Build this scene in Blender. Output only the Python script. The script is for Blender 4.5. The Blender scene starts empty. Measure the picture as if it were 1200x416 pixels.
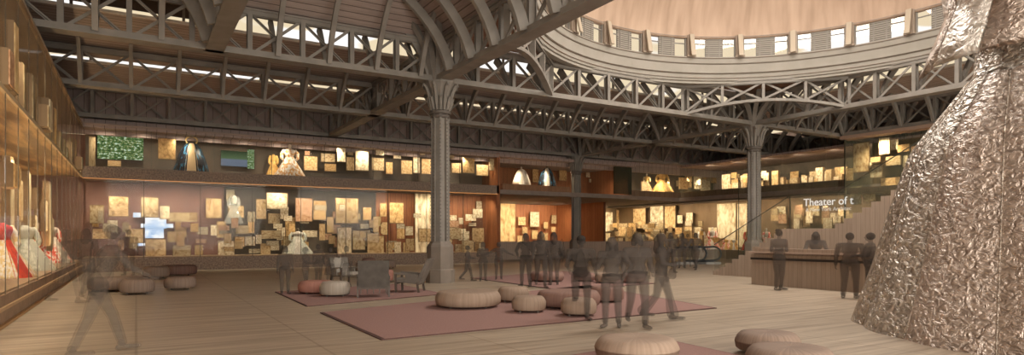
import bpy, bmesh, math, random
from mathutils import Vector, Matrix, Euler
random.seed(7)
C = bpy.context.scene.collection
scn = bpy.context.scene
PI = math.pi
# ------------------------------------------------------------------ camera, world, light, exposure
F, HZ, EYE = 736.0, 277.0, 1.65
YAW = math.radians(30.9)
CS, SN = math.cos(YAW), math.sin(YAW)
cam = bpy.data.cameras.new('camera'); co = bpy.data.objects.new('camera', cam); C.objects.link(co)
cam.sensor_width = 36; cam.lens = 36*F/1200; cam.shift_y = (HZ-208)/1200
co.location = (0, 0, EYE); co.rotation_euler = (PI/2, 0, -YAW); cam.clip_end = 500; cam.clip_start = .05
scn.camera = co
scn.view_settings.view_transform = 'Standard'; scn.view_settings.look = 'None'
scn.view_settings.gamma = 1; scn.view_settings.use_curve_mapping = False
scn.view_settings.exposure = 0.13
scn.cycles.transparent_max_bounces = 40
scn.cycles.max_bounces = 8; scn.cycles.diffuse_bounces = 4; scn.cycles.glossy_bounces = 3
w = bpy.data.worlds.new('sky'); scn.world = w; w.use_nodes = True
nt = w.node_tree; nt.nodes.clear()
def wn(t): return nt.nodes.new(t)
o_ = wn('ShaderNodeOutputWorld'); b_ = wn('ShaderNodeBackground'); g_ = wn('ShaderNodeTexCoord')
n_ = wn('ShaderNodeTexNoise'); n_.inputs['Scale'].default_value = 5.0; n_.inputs['Detail'].default_value = 2
mp = wn('ShaderNodeMapping'); mp.inputs['Scale'].default_value = (1, 1, 4)
r_ = wn('ShaderNodeValToRGB'); r_.color_ramp.elements[0].position = .55; r_.color_ramp.elements[1].position = .58
r_.color_ramp.elements[0].color = (.80, .66, .44, 1); r_.color_ramp.elements[1].color = (1, .99, .97, 1)
nt.links.new(g_.outputs['Generated'], mp.inputs['Vector']); nt.links.new(mp.outputs[0], n_.inputs['Vector'])
nt.links.new(n_.outputs[0], r_.inputs[0]); nt.links.new(r_.outputs[0], b_.inputs['Color']); nt.links.new(b_.outputs[0], o_.inputs[0])
b_.inputs['Strength'].default_value = 1.0

def lamp(kind, name, loc, energy, color=(1, .78, .5), aim=(0, 0, -1), size=1, size_y=None, spot=None, blend=.5):
    l = bpy.data.lights.new(name, kind); l.energy = energy; l.color = color
    if kind == 'AREA':
        l.size = size
        if size_y: l.shape = 'RECTANGLE'; l.size_y = size_y
    elif kind == 'SUN': l.angle = size
    else: l.shadow_soft_size = size
    if kind == 'SPOT': l.spot_size = spot; l.spot_blend = blend
    o = bpy.data.objects.new(name, l); C.objects.link(o); o.location = loc
    o.rotation_euler = Vector(aim).to_track_quat('-Z', 'Y').to_euler()
    return o
def lamprow(p, q, n, e, aim, color=(1, .84, .60), cone=2.3):
    p = Vector(p); q = Vector(q)
    for i in range(n):
        lamp('SPOT', 'case_spot', p+(q-p)*((i+.5)/n), e, color, aim, .05, spot=cone, blend=.9)
# added area fill behind the viewer, brightening the whole hall
dl = lamp('AREA', 'front_fill', (9, -7.4, 4.2), 5600, (1, .95, .86), (0, 1, 0), 40, 8); dl.rotation_euler = (PI/2+.06, 0, -.2)
# fill spots added above the drum cornice to brighten the timber dome
DC = Vector((17.85, 12.1, 0))
for k in range(12):
    a = k*PI/6+.13
    p = DC+Vector((math.cos(a)*7.7, math.sin(a)*7.7, 10.0))
    lamp('SPOT', 'dome_fill_uplight', p, 150, (1, .96, .89), (-math.cos(a)*.9, -math.sin(a)*.9, 1.0), .15, spot=2.4, blend=1)
# unseen area fill added high in the dome to brighten floor and seats
lamp('AREA', 'dome_fill', (17.85, 12.1, 13.2), 1900, (1, .95, .87), (0, 0, -1), 7)

# ------------------------------------------------------------------ pixel measure -> world (planes of the building)
def ray(x, y):
    a = (x-600)/F; return Vector((a*CS+SN, -a*SN+CS, (HZ-y)/F))
def G(x, y, z=0.0):
    r = ray(x, y); t = (z-EYE)/r.z; return Vector((r.x*t, r.y*t, z))
def PV(x, y, V):
    r = ray(x, y); t = V/r.y; return Vector((r.x*t, V, EYE+r.z*t))
def PU(x, y, U):
    r = ray(x, y); t = U/r.x; return Vector((U, r.y*t, EYE+r.z*t))
def depth(p): return p.x*SN+p.y*CS

# ------------------------------------------------------------------ mesh helpers
class MB:
    def __init__(s): s.v = []; s.f = []; s.m = []; s.mi = 0; s.smooth = []
    sm = False
    def add(s, vs, fs):
        o = len(s.v); s.v += [tuple(v) for v in vs]
        for f in fs: s.f.append(tuple(o+i for i in f)); s.m.append(s.mi); s.smooth.append(s.sm)
    def box(s, x0, x1, y0, y1, z0, z1):
        x0, x1 = min(x0, x1), max(x0, x1); y0, y1 = min(y0, y1), max(y0, y1); z0, z1 = min(z0, z1), max(z0, z1)
        s.add([(x0,y0,z0),(x1,y0,z0),(x1,y1,z0),(x0,y1,z0),(x0,y0,z1),(x1,y0,z1),(x1,y1,z1),(x0,y1,z1)],
              [(0,3,2,1),(4,5,6,7),(0,1,5,4),(1,2,6,5),(2,3,7,6),(3,0,4,7)])
        return s
    def bar(s, p, q, wd, th, up=(0, 0, 1)):
        p = Vector(p); q = Vector(q); d = (q-p).normalized(); up = Vector(up)
        sx = d.cross(up)
        if sx.length < 1e-4: sx = d.cross(Vector((0, 1, 0)))
        sx.normalize(); uz = sx.cross(d).normalized(); a = sx*wd/2; b = uz*th/2
        s.add([p-a-b, p+a-b, p+a+b, p-a+b, q-a-b, q+a-b, q+a+b, q-a+b],
              [(0,3,2,1),(4,5,6,7),(0,1,5,4),(1,2,6,5),(2,3,7,6),(3,0,4,7)])
        return s
    def loft(s, rings, cap=True, closed=True):
        n = len(rings[0]); vs = [v for r in rings for v in r]; fs = []
        for i in range(len(rings)-1):
            for j in range(n if closed else n-1):
                k = (j+1) % n; fs.append((i*n+j, i*n+k, (i+1)*n+k, (i+1)*n+j))
        if cap and closed:
            fs.append(tuple(range(n))[::-1]); fs.append(tuple((len(rings)-1)*n+j for j in range(n)))
        s.add(vs, fs); return s
    def lathe(s, prof, n=24, c=(0, 0, 0), a0=0, cap=True, fn=None):
        rings = []
        for r, z in prof:
            ring = []
            for j in range(n):
                a = a0+2*PI*j/n; rr = r*(fn(a, r, z) if fn else 1)
                ring.append((c[0]+rr*math.cos(a), c[1]+rr*math.sin(a), c[2]+z))
            rings.append(ring)
        return s.loft(rings, cap)
    def tube(s, pts, rad, n=8, cap=True):
        pts = [Vector(p) for p in pts]; rad = rad if isinstance(rad, (list, tuple)) else [rad]*len(pts)
        rings = []; ref = None
        for i, p in enumerate(pts):
            d = (pts[min(i+1, len(pts)-1)]-pts[max(i-1, 0)]).normalized()
            if ref is None: ref = Vector((0, 0, 1)) if abs(d.z) < .9 else Vector((1, 0, 0))
            x = d.cross(ref).normalized(); y = x.cross(d); ref = y
            rings.append([p+x*math.cos(2*PI*j/n)*rad[i]+y*math.sin(2*PI*j/n)*rad[i] for j in range(n)])
        return s.loft(rings, cap)
    def capsule(s, p, q, r0, r1, n=10):
        p = Vector(p); q = Vector(q); d = (q-p); L = d.length
        d = d.normalized() if L > 1e-6 else Vector((0, 0, 1))
        pts = []; rr = []
        for t in (1.0, .8, .4, 0): pts.append(p-d*r0*t); rr.append(r0*math.sqrt(max(1-t*t, .0004)))
        for t in (0, .4, .8, 1.0): pts.append(q+d*r1*t); rr.append(r1*math.sqrt(max(1-t*t, .0004)))
        return s.tube(pts, rr, n)
    def ell(s, c, rx, ry, rz, n=12, m=8, rot=None):
        rings = []; c = Vector(c)
        for i in range(m+1):
            t = PI*(i+.02)/(m+.04); z = -math.cos(t); r = math.sin(t)
            ring = [Vector((rx*r*math.cos(2*PI*j/n), ry*r*math.sin(2*PI*j/n), rz*z)) for j in range(n)]
            if rot: ring = [rot @ v for v in ring]
            rings.append([c+v for v in ring])
        return s.loft(rings)
    def mesh(s, name, mats):
        me = bpy.data.meshes.new(name); me.from_pydata(s.v, [], s.f)
        for m in (mats if isinstance(mats, (list, tuple)) else [mats]): me.materials.append(m)
        me.polygons.foreach_set('material_index', s.m); me.polygons.foreach_set('use_smooth', s.smooth); me.update()
        return me
    def build(s, name, mats, parent=None, loc=None):
        return link(name, s.mesh(name, mats), parent, loc)
def link(name, me, parent=None, loc=None):
    o = bpy.data.objects.new(name, me); C.objects.link(o)
    if parent is not None: o.parent = parent
    if loc is not None: o.location = loc
    return o
def tag(o, label=None, cat=None, group=None, kind=None):
    if label: o['label'] = label
    if cat: o['category'] = cat
    if group: o['group'] = group
    if kind: o['kind'] = kind
    return o
def empty(name, loc=(0, 0, 0), rz=0, label=None, cat=None, group=None):
    o = bpy.data.objects.new(name, None); C.objects.link(o); o.location = loc; o.rotation_euler = (0, 0, rz)
    o.empty_display_size = .2
    return tag(o, label, cat, group)
def struct(o): o['kind'] = 'structure'; return o
def copy_tree(o, parent=None):
    c = o.copy(); C.objects.link(c); c.parent = parent
    for ch in list(o.children): copy_tree(ch, c)
    return c

# ------------------------------------------------------------------ materials
def mat(name, col, rough=.6, metal=0, spec=.4, alpha=None):
    m = bpy.data.materials.new(name); m.use_nodes = True
    b = m.node_tree.nodes['Principled BSDF']
    b.inputs['Base Color'].default_value = (*col, 1); b.inputs['Roughness'].default_value = rough
    b.inputs['Metallic'].default_value = metal; b.inputs['Specular IOR Level'].default_value = spec
    return m
def N(m, t): return m.node_tree.nodes.new(t)
def L(m, a, b): m.node_tree.links.new(a, b)
def ramp(m, fac, stops):
    r = N(m, 'ShaderNodeValToRGB'); e = r.color_ramp.elements
    while len(e) < len(stops): e.new(.5)
    for i, (p, c) in enumerate(stops): e[i].position = p; e[i].color = (*c, 1)
    L(m, fac, r.inputs[0]); return r
def coords(m, scale=(1, 1, 1), rot=(0, 0, 0), kind='Object'):
    t = N(m, 'ShaderNodeTexCoord'); p = N(m, 'ShaderNodeMapping'); p.inputs['Scale'].default_value = scale
    p.inputs['Rotation'].default_value = rot; L(m, t.outputs[kind], p.inputs[0]); return p
def noisy(name, c0, c1, scale=(1, 1, 1), ns=4, rough=.6, lo=.35, hi=.65, detail=4, metal=0, bump=0, spec=.4):
    m = mat(name, c0, rough, metal, spec); b = m.node_tree.nodes['Principled BSDF']
    p = coords(m, scale); n = N(m, 'ShaderNodeTexNoise'); n.inputs['Scale'].default_value = ns; n.inputs['Detail'].default_value = detail
    L(m, p.outputs[0], n.inputs['Vector']); r = ramp(m, n.outputs[0], [(lo, c0), (hi, c1)]); L(m, r.outputs[0], b.inputs['Base Color'])
    if bump:
        bb = N(m, 'ShaderNodeBump'); bb.inputs['Strength'].default_value = bump; L(m, n.outputs[0], bb.inputs['Height']); L(m, bb.outputs[0], b.inputs['Normal'])
    return m
def planks(name, c0, c1, axis, period, dark=(.02, .015, .012), rough=.6, line=.08, coord='Object', stretch=30, spec=.3):
    """boards whose joints repeat every `period` m along `axis`"""
    m = mat(name, c0, rough, 0, spec); b = m.node_tree.nodes['Principled BSDF']
    t = N(m, 'ShaderNodeTexCoord'); s = N(m, 'ShaderNodeSeparateXYZ'); L(m, t.outputs[coord], s.inputs[0])
    mu = N(m, 'ShaderNodeMath'); mu.operation = 'MULTIPLY'; mu.inputs[1].default_value = 1/period; L(m, s.outputs[axis], mu.inputs[0])
    fr = N(m, 'ShaderNodeMath'); fr.operation = 'FRACT'; L(m, mu.outputs[0], fr.inputs[0])
    fl = N(m, 'ShaderNodeMath'); fl.operation = 'FLOOR'; L(m, mu.outputs[0], fl.inputs[0])
    sc = [1.2, 1.2, 1.2]; sc[axis] = stretch*.4
    p = coords(m, sc); n = N(m, 'ShaderNodeTexNoise'); n.inputs['Scale'].default_value = 1.6; n.inputs['Detail'].default_value = 4
    L(m, p.outputs[0], n.inputs['Vector'])
    wn_ = N(m, 'ShaderNodeTexWhiteNoise'); wn_.noise_dimensions = '1D'; L(m, fl.outputs[0], wn_.inputs['W'])
    mx = N(m, 'ShaderNodeMath'); mx.operation = 'MULTIPLY_ADD'; mx.inputs[1].default_value = .3; L(m, wn_.outputs[0], mx.inputs[0])
    sb = N(m, 'ShaderNodeMath'); sb.operation = 'SUBTRACT'; sb.inputs[1].default_value = .15; L(m, n.outputs[0], sb.inputs[0]); L(m, sb.outputs[0], mx.inputs[2])
    r = ramp(m, mx.outputs[0], [(.3, c0), (.7, c1)])
    lt = N(m, 'ShaderNodeMath'); lt.operation = 'LESS_THAN'; lt.inputs[1].default_value = line; L(m, fr.outputs[0], lt.inputs[0])
    mix = N(m, 'ShaderNodeMixRGB'); mix.inputs[2].default_value = (*dark, 1); L(m, lt.outputs[0], mix.inputs[0]); L(m, r.outputs[0], mix.inputs[1])
    L(m, mix.outputs[0], b.inputs['Base Color']); return m
def glassy(name, tint, opacity, gloss=.08, rough=.02):
    """thin pane: mostly clear, a little tint, a little mirror"""
    m = bpy.data.materials.new(name); m.use_nodes = True; m.node_tree.nodes.clear()
    out = N(m, 'ShaderNodeOutputMaterial'); tr = N(m, 'ShaderNodeBsdfTransparent'); df = N(m, 'ShaderNodeBsdfDiffuse'); gl = N(m, 'ShaderNodeBsdfGlossy')
    df.inputs[0].default_value = (*tint, 1); gl.inputs['Roughness'].default_value = rough; gl.inputs[0].default_value = (.9, .9, .9, 1)
    tr.inputs[0].default_value = (1, 1, 1, 1)
    a = N(m, 'ShaderNodeMixShader'); a.inputs[0].default_value = opacity; L(m, tr.outputs[0], a.inputs[1]); L(m, df.outputs[0], a.inputs[2])
    b = N(m, 'ShaderNodeMixShader'); b.inputs[0].default_value = gloss; L(m, a.outputs[0], b.inputs[1]); L(m, gl.outputs[0], b.inputs[2])
    L(m, b.outputs[0], out.inputs[0]); return m
def emis(name, col, s):
    m = bpy.data.materials.new(name); m.use_nodes = True; m.node_tree.nodes.clear()
    out = N(m, 'ShaderNodeOutputMaterial'); e = N(m, 'ShaderNodeEmission'); e.inputs[0].default_value = (*col, 1); e.inputs[1].default_value = s
    L(m, e.outputs[0], out.inputs[0]); return m

IRON = noisy('painted_iron', (.205, .183, .158), (.255, .228, .198), ns=2, rough=.55, spec=.3)
IROND = mat('dark_iron', (.12, .10, .085), .6)
TAN = noisy('plaster_tan', (.285, .26, .22), (.32, .29, .25), ns=1.5, rough=.8)
TANLINE = mat('plaster_joint', (.16, .12, .09), .8)
SOFFIT_U = planks('ceiling_boards_u', (.33, .262, .23), (.42, .335, .295), 1, .24, (.15, .115, .10), .8, .14)
SOFFIT_V = planks('ceiling_boards_v', (.33, .262, .23), (.42, .335, .295), 0, .24, (.15, .115, .10), .8, .14)
WALLBR = planks('brown_wall_panels', (.30, .23, .205), (.35, .27, .24), 0, .42, (.11, .075, .06), .8, .06)
WALLBRV = planks('brown_wall_panels_v', (.30, .23, .205), (.35, .27, .24), 1, .42, (.11, .075, .06), .8, .06)
PANELDK = mat('dark_clerestory_panel', (.08, .058, .047), .8)
ORANGE = planks('orange_wood_panels', (.30, .105, .04), (.40, .15, .06), 0, .35, (.12, .04, .018), .5, .05)
ORANGEV = planks('orange_wood_panels_v', (.30, .105, .04), (.40, .15, .06), 1, .35, (.12, .04, .018), .5, .05)
PURPLE = noisy('mauve_case_backing', (.22, .115, .09), (.28, .15, .115), ns=1.2, rough=.8)
DARKBACK = noisy('dark_case_backing', (.075, .06, .045), (.11, .085, .06), ns=1.2, rough=.8)
GOLDBACK = noisy('bronze_case_backing', (.17, .105, .05), (.24, .15, .075), (1, 1, .3), 1.2, .6)
GRANITE = noisy('speckled_stone', (.15, .108, .082), (.36, .27, .21), ns=14, rough=.7, lo=.3, hi=.7, detail=6)
PLINTHM = noisy('brown_plinth', (.24, .155, .10), (.33, .215, .14), (1, 1, 1), 3, .6)
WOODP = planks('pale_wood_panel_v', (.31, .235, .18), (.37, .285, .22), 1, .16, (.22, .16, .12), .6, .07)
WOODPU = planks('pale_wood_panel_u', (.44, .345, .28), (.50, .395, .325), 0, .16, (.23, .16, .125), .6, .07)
DOMEW = None
CASEFLOOR = noisy('case_deck', (.28, .18, .10), (.36, .24, .14), ns=3, rough=.5)
GLASS = glassy('case_glass', (.35, .25, .14), .05, .006)
GLASSL = glassy('side_case_glass', (.40, .29, .17), .14, .04)
GLASSG = glassy('green_glass', (.20, .22, .15), .10, .015)
GLASSD = glassy('dark_glass', (.05, .055, .035), .75, .01)
SEAM = mat('glass_seam', (.05, .045, .03), .5)
WARMLED = emis('warm_strip_lamp', (.8, .36, .12), .9)
GAP = mat('gap_shade', (.03, .022, .018), .8)  # near-black strips that paint the shade of a gap
RUG = noisy('rose_rug', (.275, .155, .133), (.33, .192, .168), ns=40, rough=.95, bump=.1)
RUGEDGE = mat('rug_edge', (.09, .045, .038), .9)

# floor
m = FLOOR = mat('timber_look_stone_floor', (.4, .3, .22), .42, 0, .35); b = m.node_tree.nodes['Principled BSDF']
p = coords(m, (.35, 6, 1)); n = N(m, 'ShaderNodeTexNoise'); n.inputs['Scale'].default_value = 1.0; n.inputs['Detail'].default_value = 8; n.inputs['Roughness'].default_value = .65
L(m, p.outputs[0], n.inputs['Vector']); r1 = ramp(m, n.outputs[0], [(.32, (.26, .20, .145)), (.5, (.40, .32, .24)), (.68, (.52, .43, .33))])
p2 = coords(m, (1, 1, 1)); br = N(m, 'ShaderNodeTexBrick'); L(m, p2.outputs[0], br.inputs['Vector'])
br.inputs['Color1'].default_value = (1, 1, 1, 1); br.inputs['Color2'].default_value = (.93, .92, .91, 1); br.inputs['Mortar'].default_value = (.72, .69, .66, 1)
br.inputs['Scale'].default_value = 1; br.inputs['Mortar Size'].default_value = .02; br.inputs['Brick Width'].default_value = 2.38; br.inputs['Row Height'].default_value = 1.19; br.offset = 0
mm = N(m, 'ShaderNodeMixRGB'); mm.blend_type = 'MULTIPLY'; mm.inputs[0].default_value = 1; L(m, r1.outputs[0], mm.inputs[1]); L(m, br.outputs[0], mm.inputs[2])
L(m, mm.outputs[0], b.inputs['Base Color'])

# dome timber: boards fan out from the crown
m = DOMEW = mat('dome_timber', (.55, .33, .2), .7); b = m.node_tree.nodes['Principled BSDF']
t = N(m, 'ShaderNodeTexCoord'); s = N(m, 'ShaderNodeSeparateXYZ'); L(m, t.outputs['Object'], s.inputs[0])
at = N(m, 'ShaderNodeMath'); at.operation = 'ARCTAN2'; L(m, s.outputs[1], at.inputs[0]); L(m, s.outputs[0], at.inputs[1])
mu = N(m, 'ShaderNodeMath'); mu.operation = 'MULTIPLY'; mu.inputs[1].default_value = 28; L(m, at.outputs[0], mu.inputs[0])
cb = N(m, 'ShaderNodeCombineXYZ'); L(m, mu.outputs[0], cb.inputs[0])
le = N(m, 'ShaderNodeVectorMath'); le.operation = 'LENGTH'; L(m, t.outputs['Object'], le.inputs[0]); 
ml = N(m, 'ShaderNodeMath'); ml.operation = 'MULTIPLY'; ml.inputs[1].default_value = .8; L(m, le.outputs['Value'], ml.inputs[0]); L(m, ml.outputs[0], cb.inputs[1])
n = N(m, 'ShaderNodeTexNoise'); n.inputs['Scale'].default_value = .8; n.inputs['Detail'].default_value = 5; L(m, cb.outputs[0], n.inputs['Vector'])
r = ramp(m, n.outputs[0], [(.3, (.37, .255, .18)), (.5, (.46, .325, .235)), (.72, (.52, .375, .275))])
L(m, r.outputs[0], b.inputs['Base Color'])

# louvres
LOUV = planks('louvre_slats', (.25, .225, .19), (.29, .26, .22), 2, .085, (.10, .085, .07), .6, .4)
# print / textile faces: tone from the object's own colour, blotchy figure
def printmat(name, k=1.0):
    m = mat(name, (.6, .4, .2), .7, 0, .2); b = m.node_tree.nodes['Principled BSDF']
    oi = N(m, 'ShaderNodeObjectInfo'); tc = N(m, 'ShaderNodeTexCoord')
    ad = N(m, 'ShaderNodeVectorMath'); ad.operation = 'ADD'; mp = N(m, 'ShaderNodeMath'); mp.operation = 'MULTIPLY'; mp.inputs[1].default_value = 37
    L(m, oi.outputs['Random'], mp.inputs[0]); L(m, tc.outputs['Generated'], ad.inputs[0]); L(m, mp.outputs[0], ad.inputs[1])
    n = N(m, 'ShaderNodeTexNoise'); n.inputs['Scale'].default_value = 6.5; n.inputs['Detail'].default_value = 6; L(m, ad.outputs[0], n.inputs['Vector'])
    r = ramp(m, n.outputs[0], [(.30, (.45, .36, .28)), (.46, (.80, .70, .58)), (.62, (1.0, .97, .90))])
    x = N(m, 'ShaderNodeMixRGB'); x.blend_type = 'MULTIPLY'; x.inputs[0].default_value = 1
    L(m, r.outputs[0], x.inputs[1]); L(m, oi.outputs['Color'], x.inputs[2]); L(m, x.outputs[0], b.inputs['Base Color']); return m
PRINT = printmat('printed_face')
PFRAME = mat('print_frame', (.22, .14, .07), .6)

# ------------------------------------------------------------------ setting: floor, walls, ceilings
s = MB(); s.box(-5, 42, -7, 47, -.12, 0); struct(s.build('floor', FLOOR))
s = MB(); s.box(-5.3, -5, -7, 37, 0, 9.6); struct(s.build('wall_left', WALLBRV))
s = MB(); s.box(-5, 43, 35.45, 35.7, 6.45, 9.6); struct(s.build('wall_back_upper', WALLBR))
s = MB(); s.box(-5, 19.75, 36.9, 37.1, 0, 6.6); struct(s.build('wall_back', PURPLE))
s = MB(); s.box(19.75, 31.4, 44.9, 45.1, 0, 4.34); struct(s.build('wall_back_lower', ORANGE))
s = MB(); s.box(31.4, 31.6, 38.5, 44.9, 0, 4.34); struct(s.build('wall_partition', ORANGEV))
s = MB(); s.box(31.4, 40.0, 46.6, 46.8, 0, 4.34); struct(s.build('wall_back_far', GOLDBACK))
s = MB(); s.box(19.75, 30.9, 39.9, 40.1, 4.62, 6.9); struct(s.build('wall_back_gallery', ORANGE))
s = MB(); s.box(19.55, 19.75, 34.5, 45, 0, 6.9); struct(s.build('wall_return', ORANGEV))
s = MB(); s.box(30.85, 31.0, 35.0, 40, 4.62, 6.9); struct(s.build('wall_gallery_side', ORANGEV))
s = MB(); s.box(39.6, 39.8, -2, 46.6, 0, 4.34); struct(s.build('wall_right_lower', GOLDBACK))
s = MB(); s.box(42.2, 42.4, -2, 47, 4.6, 9.6); struct(s.build('wall_right', WALLBRV))
# gallery slab
s = MB()
def prism(s, pts, z0, z1):
    n = len(pts); s.add([(x, y, z0) for x, y in pts]+[(x, y, z1) for x, y in pts],
        [tuple(range(n))[::-1], tuple(range(n, 2*n))]+[(i, (i+1) % n, n+(i+1) % n, n+i) for i in range(n)])
prism(s, [(19.75, 34.45), (30.7, 34.45), (30.7, 35.0), (36, 35.0), (36, -2), (42.2, -2), (42.2, 47), (19.75, 47)], 4.34, 4.62)
struct(s.build('floor_gallery', noisy('gallery_slab', (.22, .175, .15), (.27, .215, .185), ns=2, rough=.7)))

def sheet(name, prof, axis, a0, a1, m, th=.06):
    """ceiling surface: profile (coord, z) swept along the other axis"""
    s = MB()
    for (c0, z0), (c1, z1) in zip(prof[:-1], prof[1:]):
        if axis == 'v':
            vs = [(a0, c0, z0), (a1, c0, z0), (a1, c1, z1), (a0, c1, z1)]
        else:
            vs = [(c0, a0, z0), (c0, a1, z0), (c1, a1, z1), (c1, a0, z1)]
        dz = th
        s.add(vs+[(x, y, z+dz) for x, y, z in vs], [(0,1,2,3),(7,6,5,4),(0,4,5,1),(1,5,6,2),(2,6,7,3),(3,7,4,0)])
    return struct(s.build(name, m))
ZT, ZB = 8.62, 7.15
sheet('ceiling_back_rise', [(20.7, ZT+.05), (24.6, 9.66)], 'v', -5, 33.6, SOFFIT_U)
sheet('ceiling_back_fall', [(24.6, 9.0), (27.85, ZT+.05)], 'v', -5, 30.4, SOFFIT_U)
sheet('ceiling_rear_rise', [(27.85, ZT+.05), (31.75, 9.18)], 'v', -5, 42.2, SOFFIT_U)
sheet('ceiling_rear_fall', [(31.75, 8.96), (35.5, ZT)], 'v', -5, 42.2, SOFFIT_U)
sheet('ceiling_right_rise', [(26.4, ZT+.05), (30.3, 9.66)], 'u', -4, 20.7, SOFFIT_V)
sheet('ceiling_right_fall', [(30.3, 9.0), (33.55, ZT+.05), (37.4, 9.66)], 'u', -4, 27.85, SOFFIT_V)
sheet('ceiling_right_edge', [(37.4, 9.3), (42.2, ZT)], 'u', -4, 27.85, SOFFIT_V)
sheet('ceiling_front', [(-6.5, ZT+.3), (3.6, ZT+.2)], 'v', -5, 26.4, SOFFIT_U)
sheet('ceiling_left_flat', [(-5, 9.1), (2.15, 9.1)], 'u', 3.6, 20.7, SOFFIT_U)
# hipped boards over the left bay: rise from the truss lines
s = MB(); H = lambda t: ZT+.05+.5*t
U0, U1, V1 = 2.15, 9.3, 20.7
T = 3.55
s.add([(U1, V1, H(0)), (U1-T, V1-T, H(T)), (U0, V1-T, H(T)), (U0, V1, H(0))], [(0, 1, 2, 3)])
struct(s.build('ceiling_hip_back', SOFFIT_U))
s = MB(); s.add([(U1, V1, H(0)), (U1, 3.6, H(0)), (U1-T, 3.6, H(T)), (U1-T, V1-T, H(T))], [(0, 1, 2, 3)])
struct(s.build('ceiling_hip_side', SOFFIT_V))
s = MB(); s.add([(U1-T, V1-T, H(T)), (U1-T, 3.6, H(T)), (U0, 3.6, H(T)), (U0, V1-T, H(T))], [(0, 1, 2, 3)])
struct(s.build('ceiling_hip_top', SOFFIT_U))
# clerestory strips
def clere(idx, p0, p1, z0, z1, closed):
    e = empty('window_%d' % idx); e['kind'] = 'structure'
    p0 = Vector(p0); p1 = Vector(p1); d = (p1-p0); n = max(1, int(d.length/3.2))
    s = MB(); s.bar(p0+Vector((0, 0, z0)), p1+Vector((0, 0, z0)), .12, .10); s.build('window_sill', mat('pale_sill_%d' % idx, (.75, .7, .62), .5), e)
    s = MB()
    for i in range(n+1):
        q = p0+d*i/n; s.bar(q+Vector((0, 0, z0)), q+Vector((0, 0, z1)), .09, .09)
    s.build('window_frame', IRON, e)
    if closed:
        s = MB(); dd = d.normalized(); q = p0+dd*closed
        s.bar(p0+Vector((0, 0, (z0+z1)/2+.1)), q+Vector((0, 0, (z0+z1)/2+.1)), .05, z1-z0-.16)
        s.build('blind_panel', PANELDK, e)
clere(1, (-5, 24.6, 0), (30.3, 24.6, 0), 9.06, 9.66, 7.3)
clere(2, (-5, 31.75, 0), (42, 31.75, 0), 9.0, 9.17, 0)
clere(3, (30.3, -4, 0), (30.3, 24.6, 0), 9.06, 9.66, 0)
# flat corners between the octagon and the drum
s = MB(); n = 96; R = 8.5; hv = []
for i in range(n):
    a = 2*PI*i/n; k = 8.55/max(abs(math.cos(a)), abs(math.sin(a)))
    s_in = DC+Vector((math.cos(a)*R, math.sin(a)*R, 8.72)); s_out = DC+Vector((math.cos(a)*k, math.sin(a)*k, 8.72))
    hv.append((s_in, s_out))
for i in range(n):
    a, bq = hv[i], hv[(i+1) % n]; s.add([a[0], bq[0], bq[1], a[1]], [(0, 1, 2, 3)])
struct(s.build('ceiling_dome_corners', planks('corner_boards', (.27, .15, .10), (.34, .195, .13), 1, .3, (.15, .08, .05), .8, .06)))

# ------------------------------------------------------------------ dome, drum
s = MB(); MB.sm = True
prof = []
for i in range(15):
    t = i/14; a = t*PI/2; prof.append((8.38*math.cos(a)+.001, 10.46+5.0*math.sin(a)))
s.lathe(prof, 96, cap=False); s.lathe([(8.6, 10.44), (8.36, 10.44), (8.36, 10.5), (8.6, 10.5)], 96, cap=False)
MB.sm = False
o = s.build('ceiling_dome', DOMEW, loc=(DC.x, DC.y, 0)); struct(o)
drum = empty('dome_drum', (DC.x, DC.y, 8.5), 0, 'round tan cornice and window drum under the timber dome', 'dome drum')
MB.sm = False
s = MB()
s.lathe([(8.9, .0), (8.62, .0), (8.62, .10), (8.56, .12), (8.52, .40), (8.44, .43), (8.40, .80), (8.34, .83), (8.30, 1.02), (8.30, 1.10), (8.62, 1.12), (8.9, 1.12)], 128, cap=False)
s.build('cornice', TAN, drum)
s = MB()
for rr, zz in ((8.605, .115), (8.49, .415), (8.38, .815), (8.285, 1.04)):
    s.lathe([(rr+.03, zz-.014), (rr-.012, zz-.014), (rr-.012, zz+.014), (rr+.03, zz+.014)], 128, cap=False)
s.build('cornice_joint', TANLINE, drum)
MOD = 24; A0 = math.radians(52.3)
def ringpt(a, r, z): return Vector((r*math.cos(a), r*math.sin(a), z))
pil = lou = wfr = None
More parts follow.
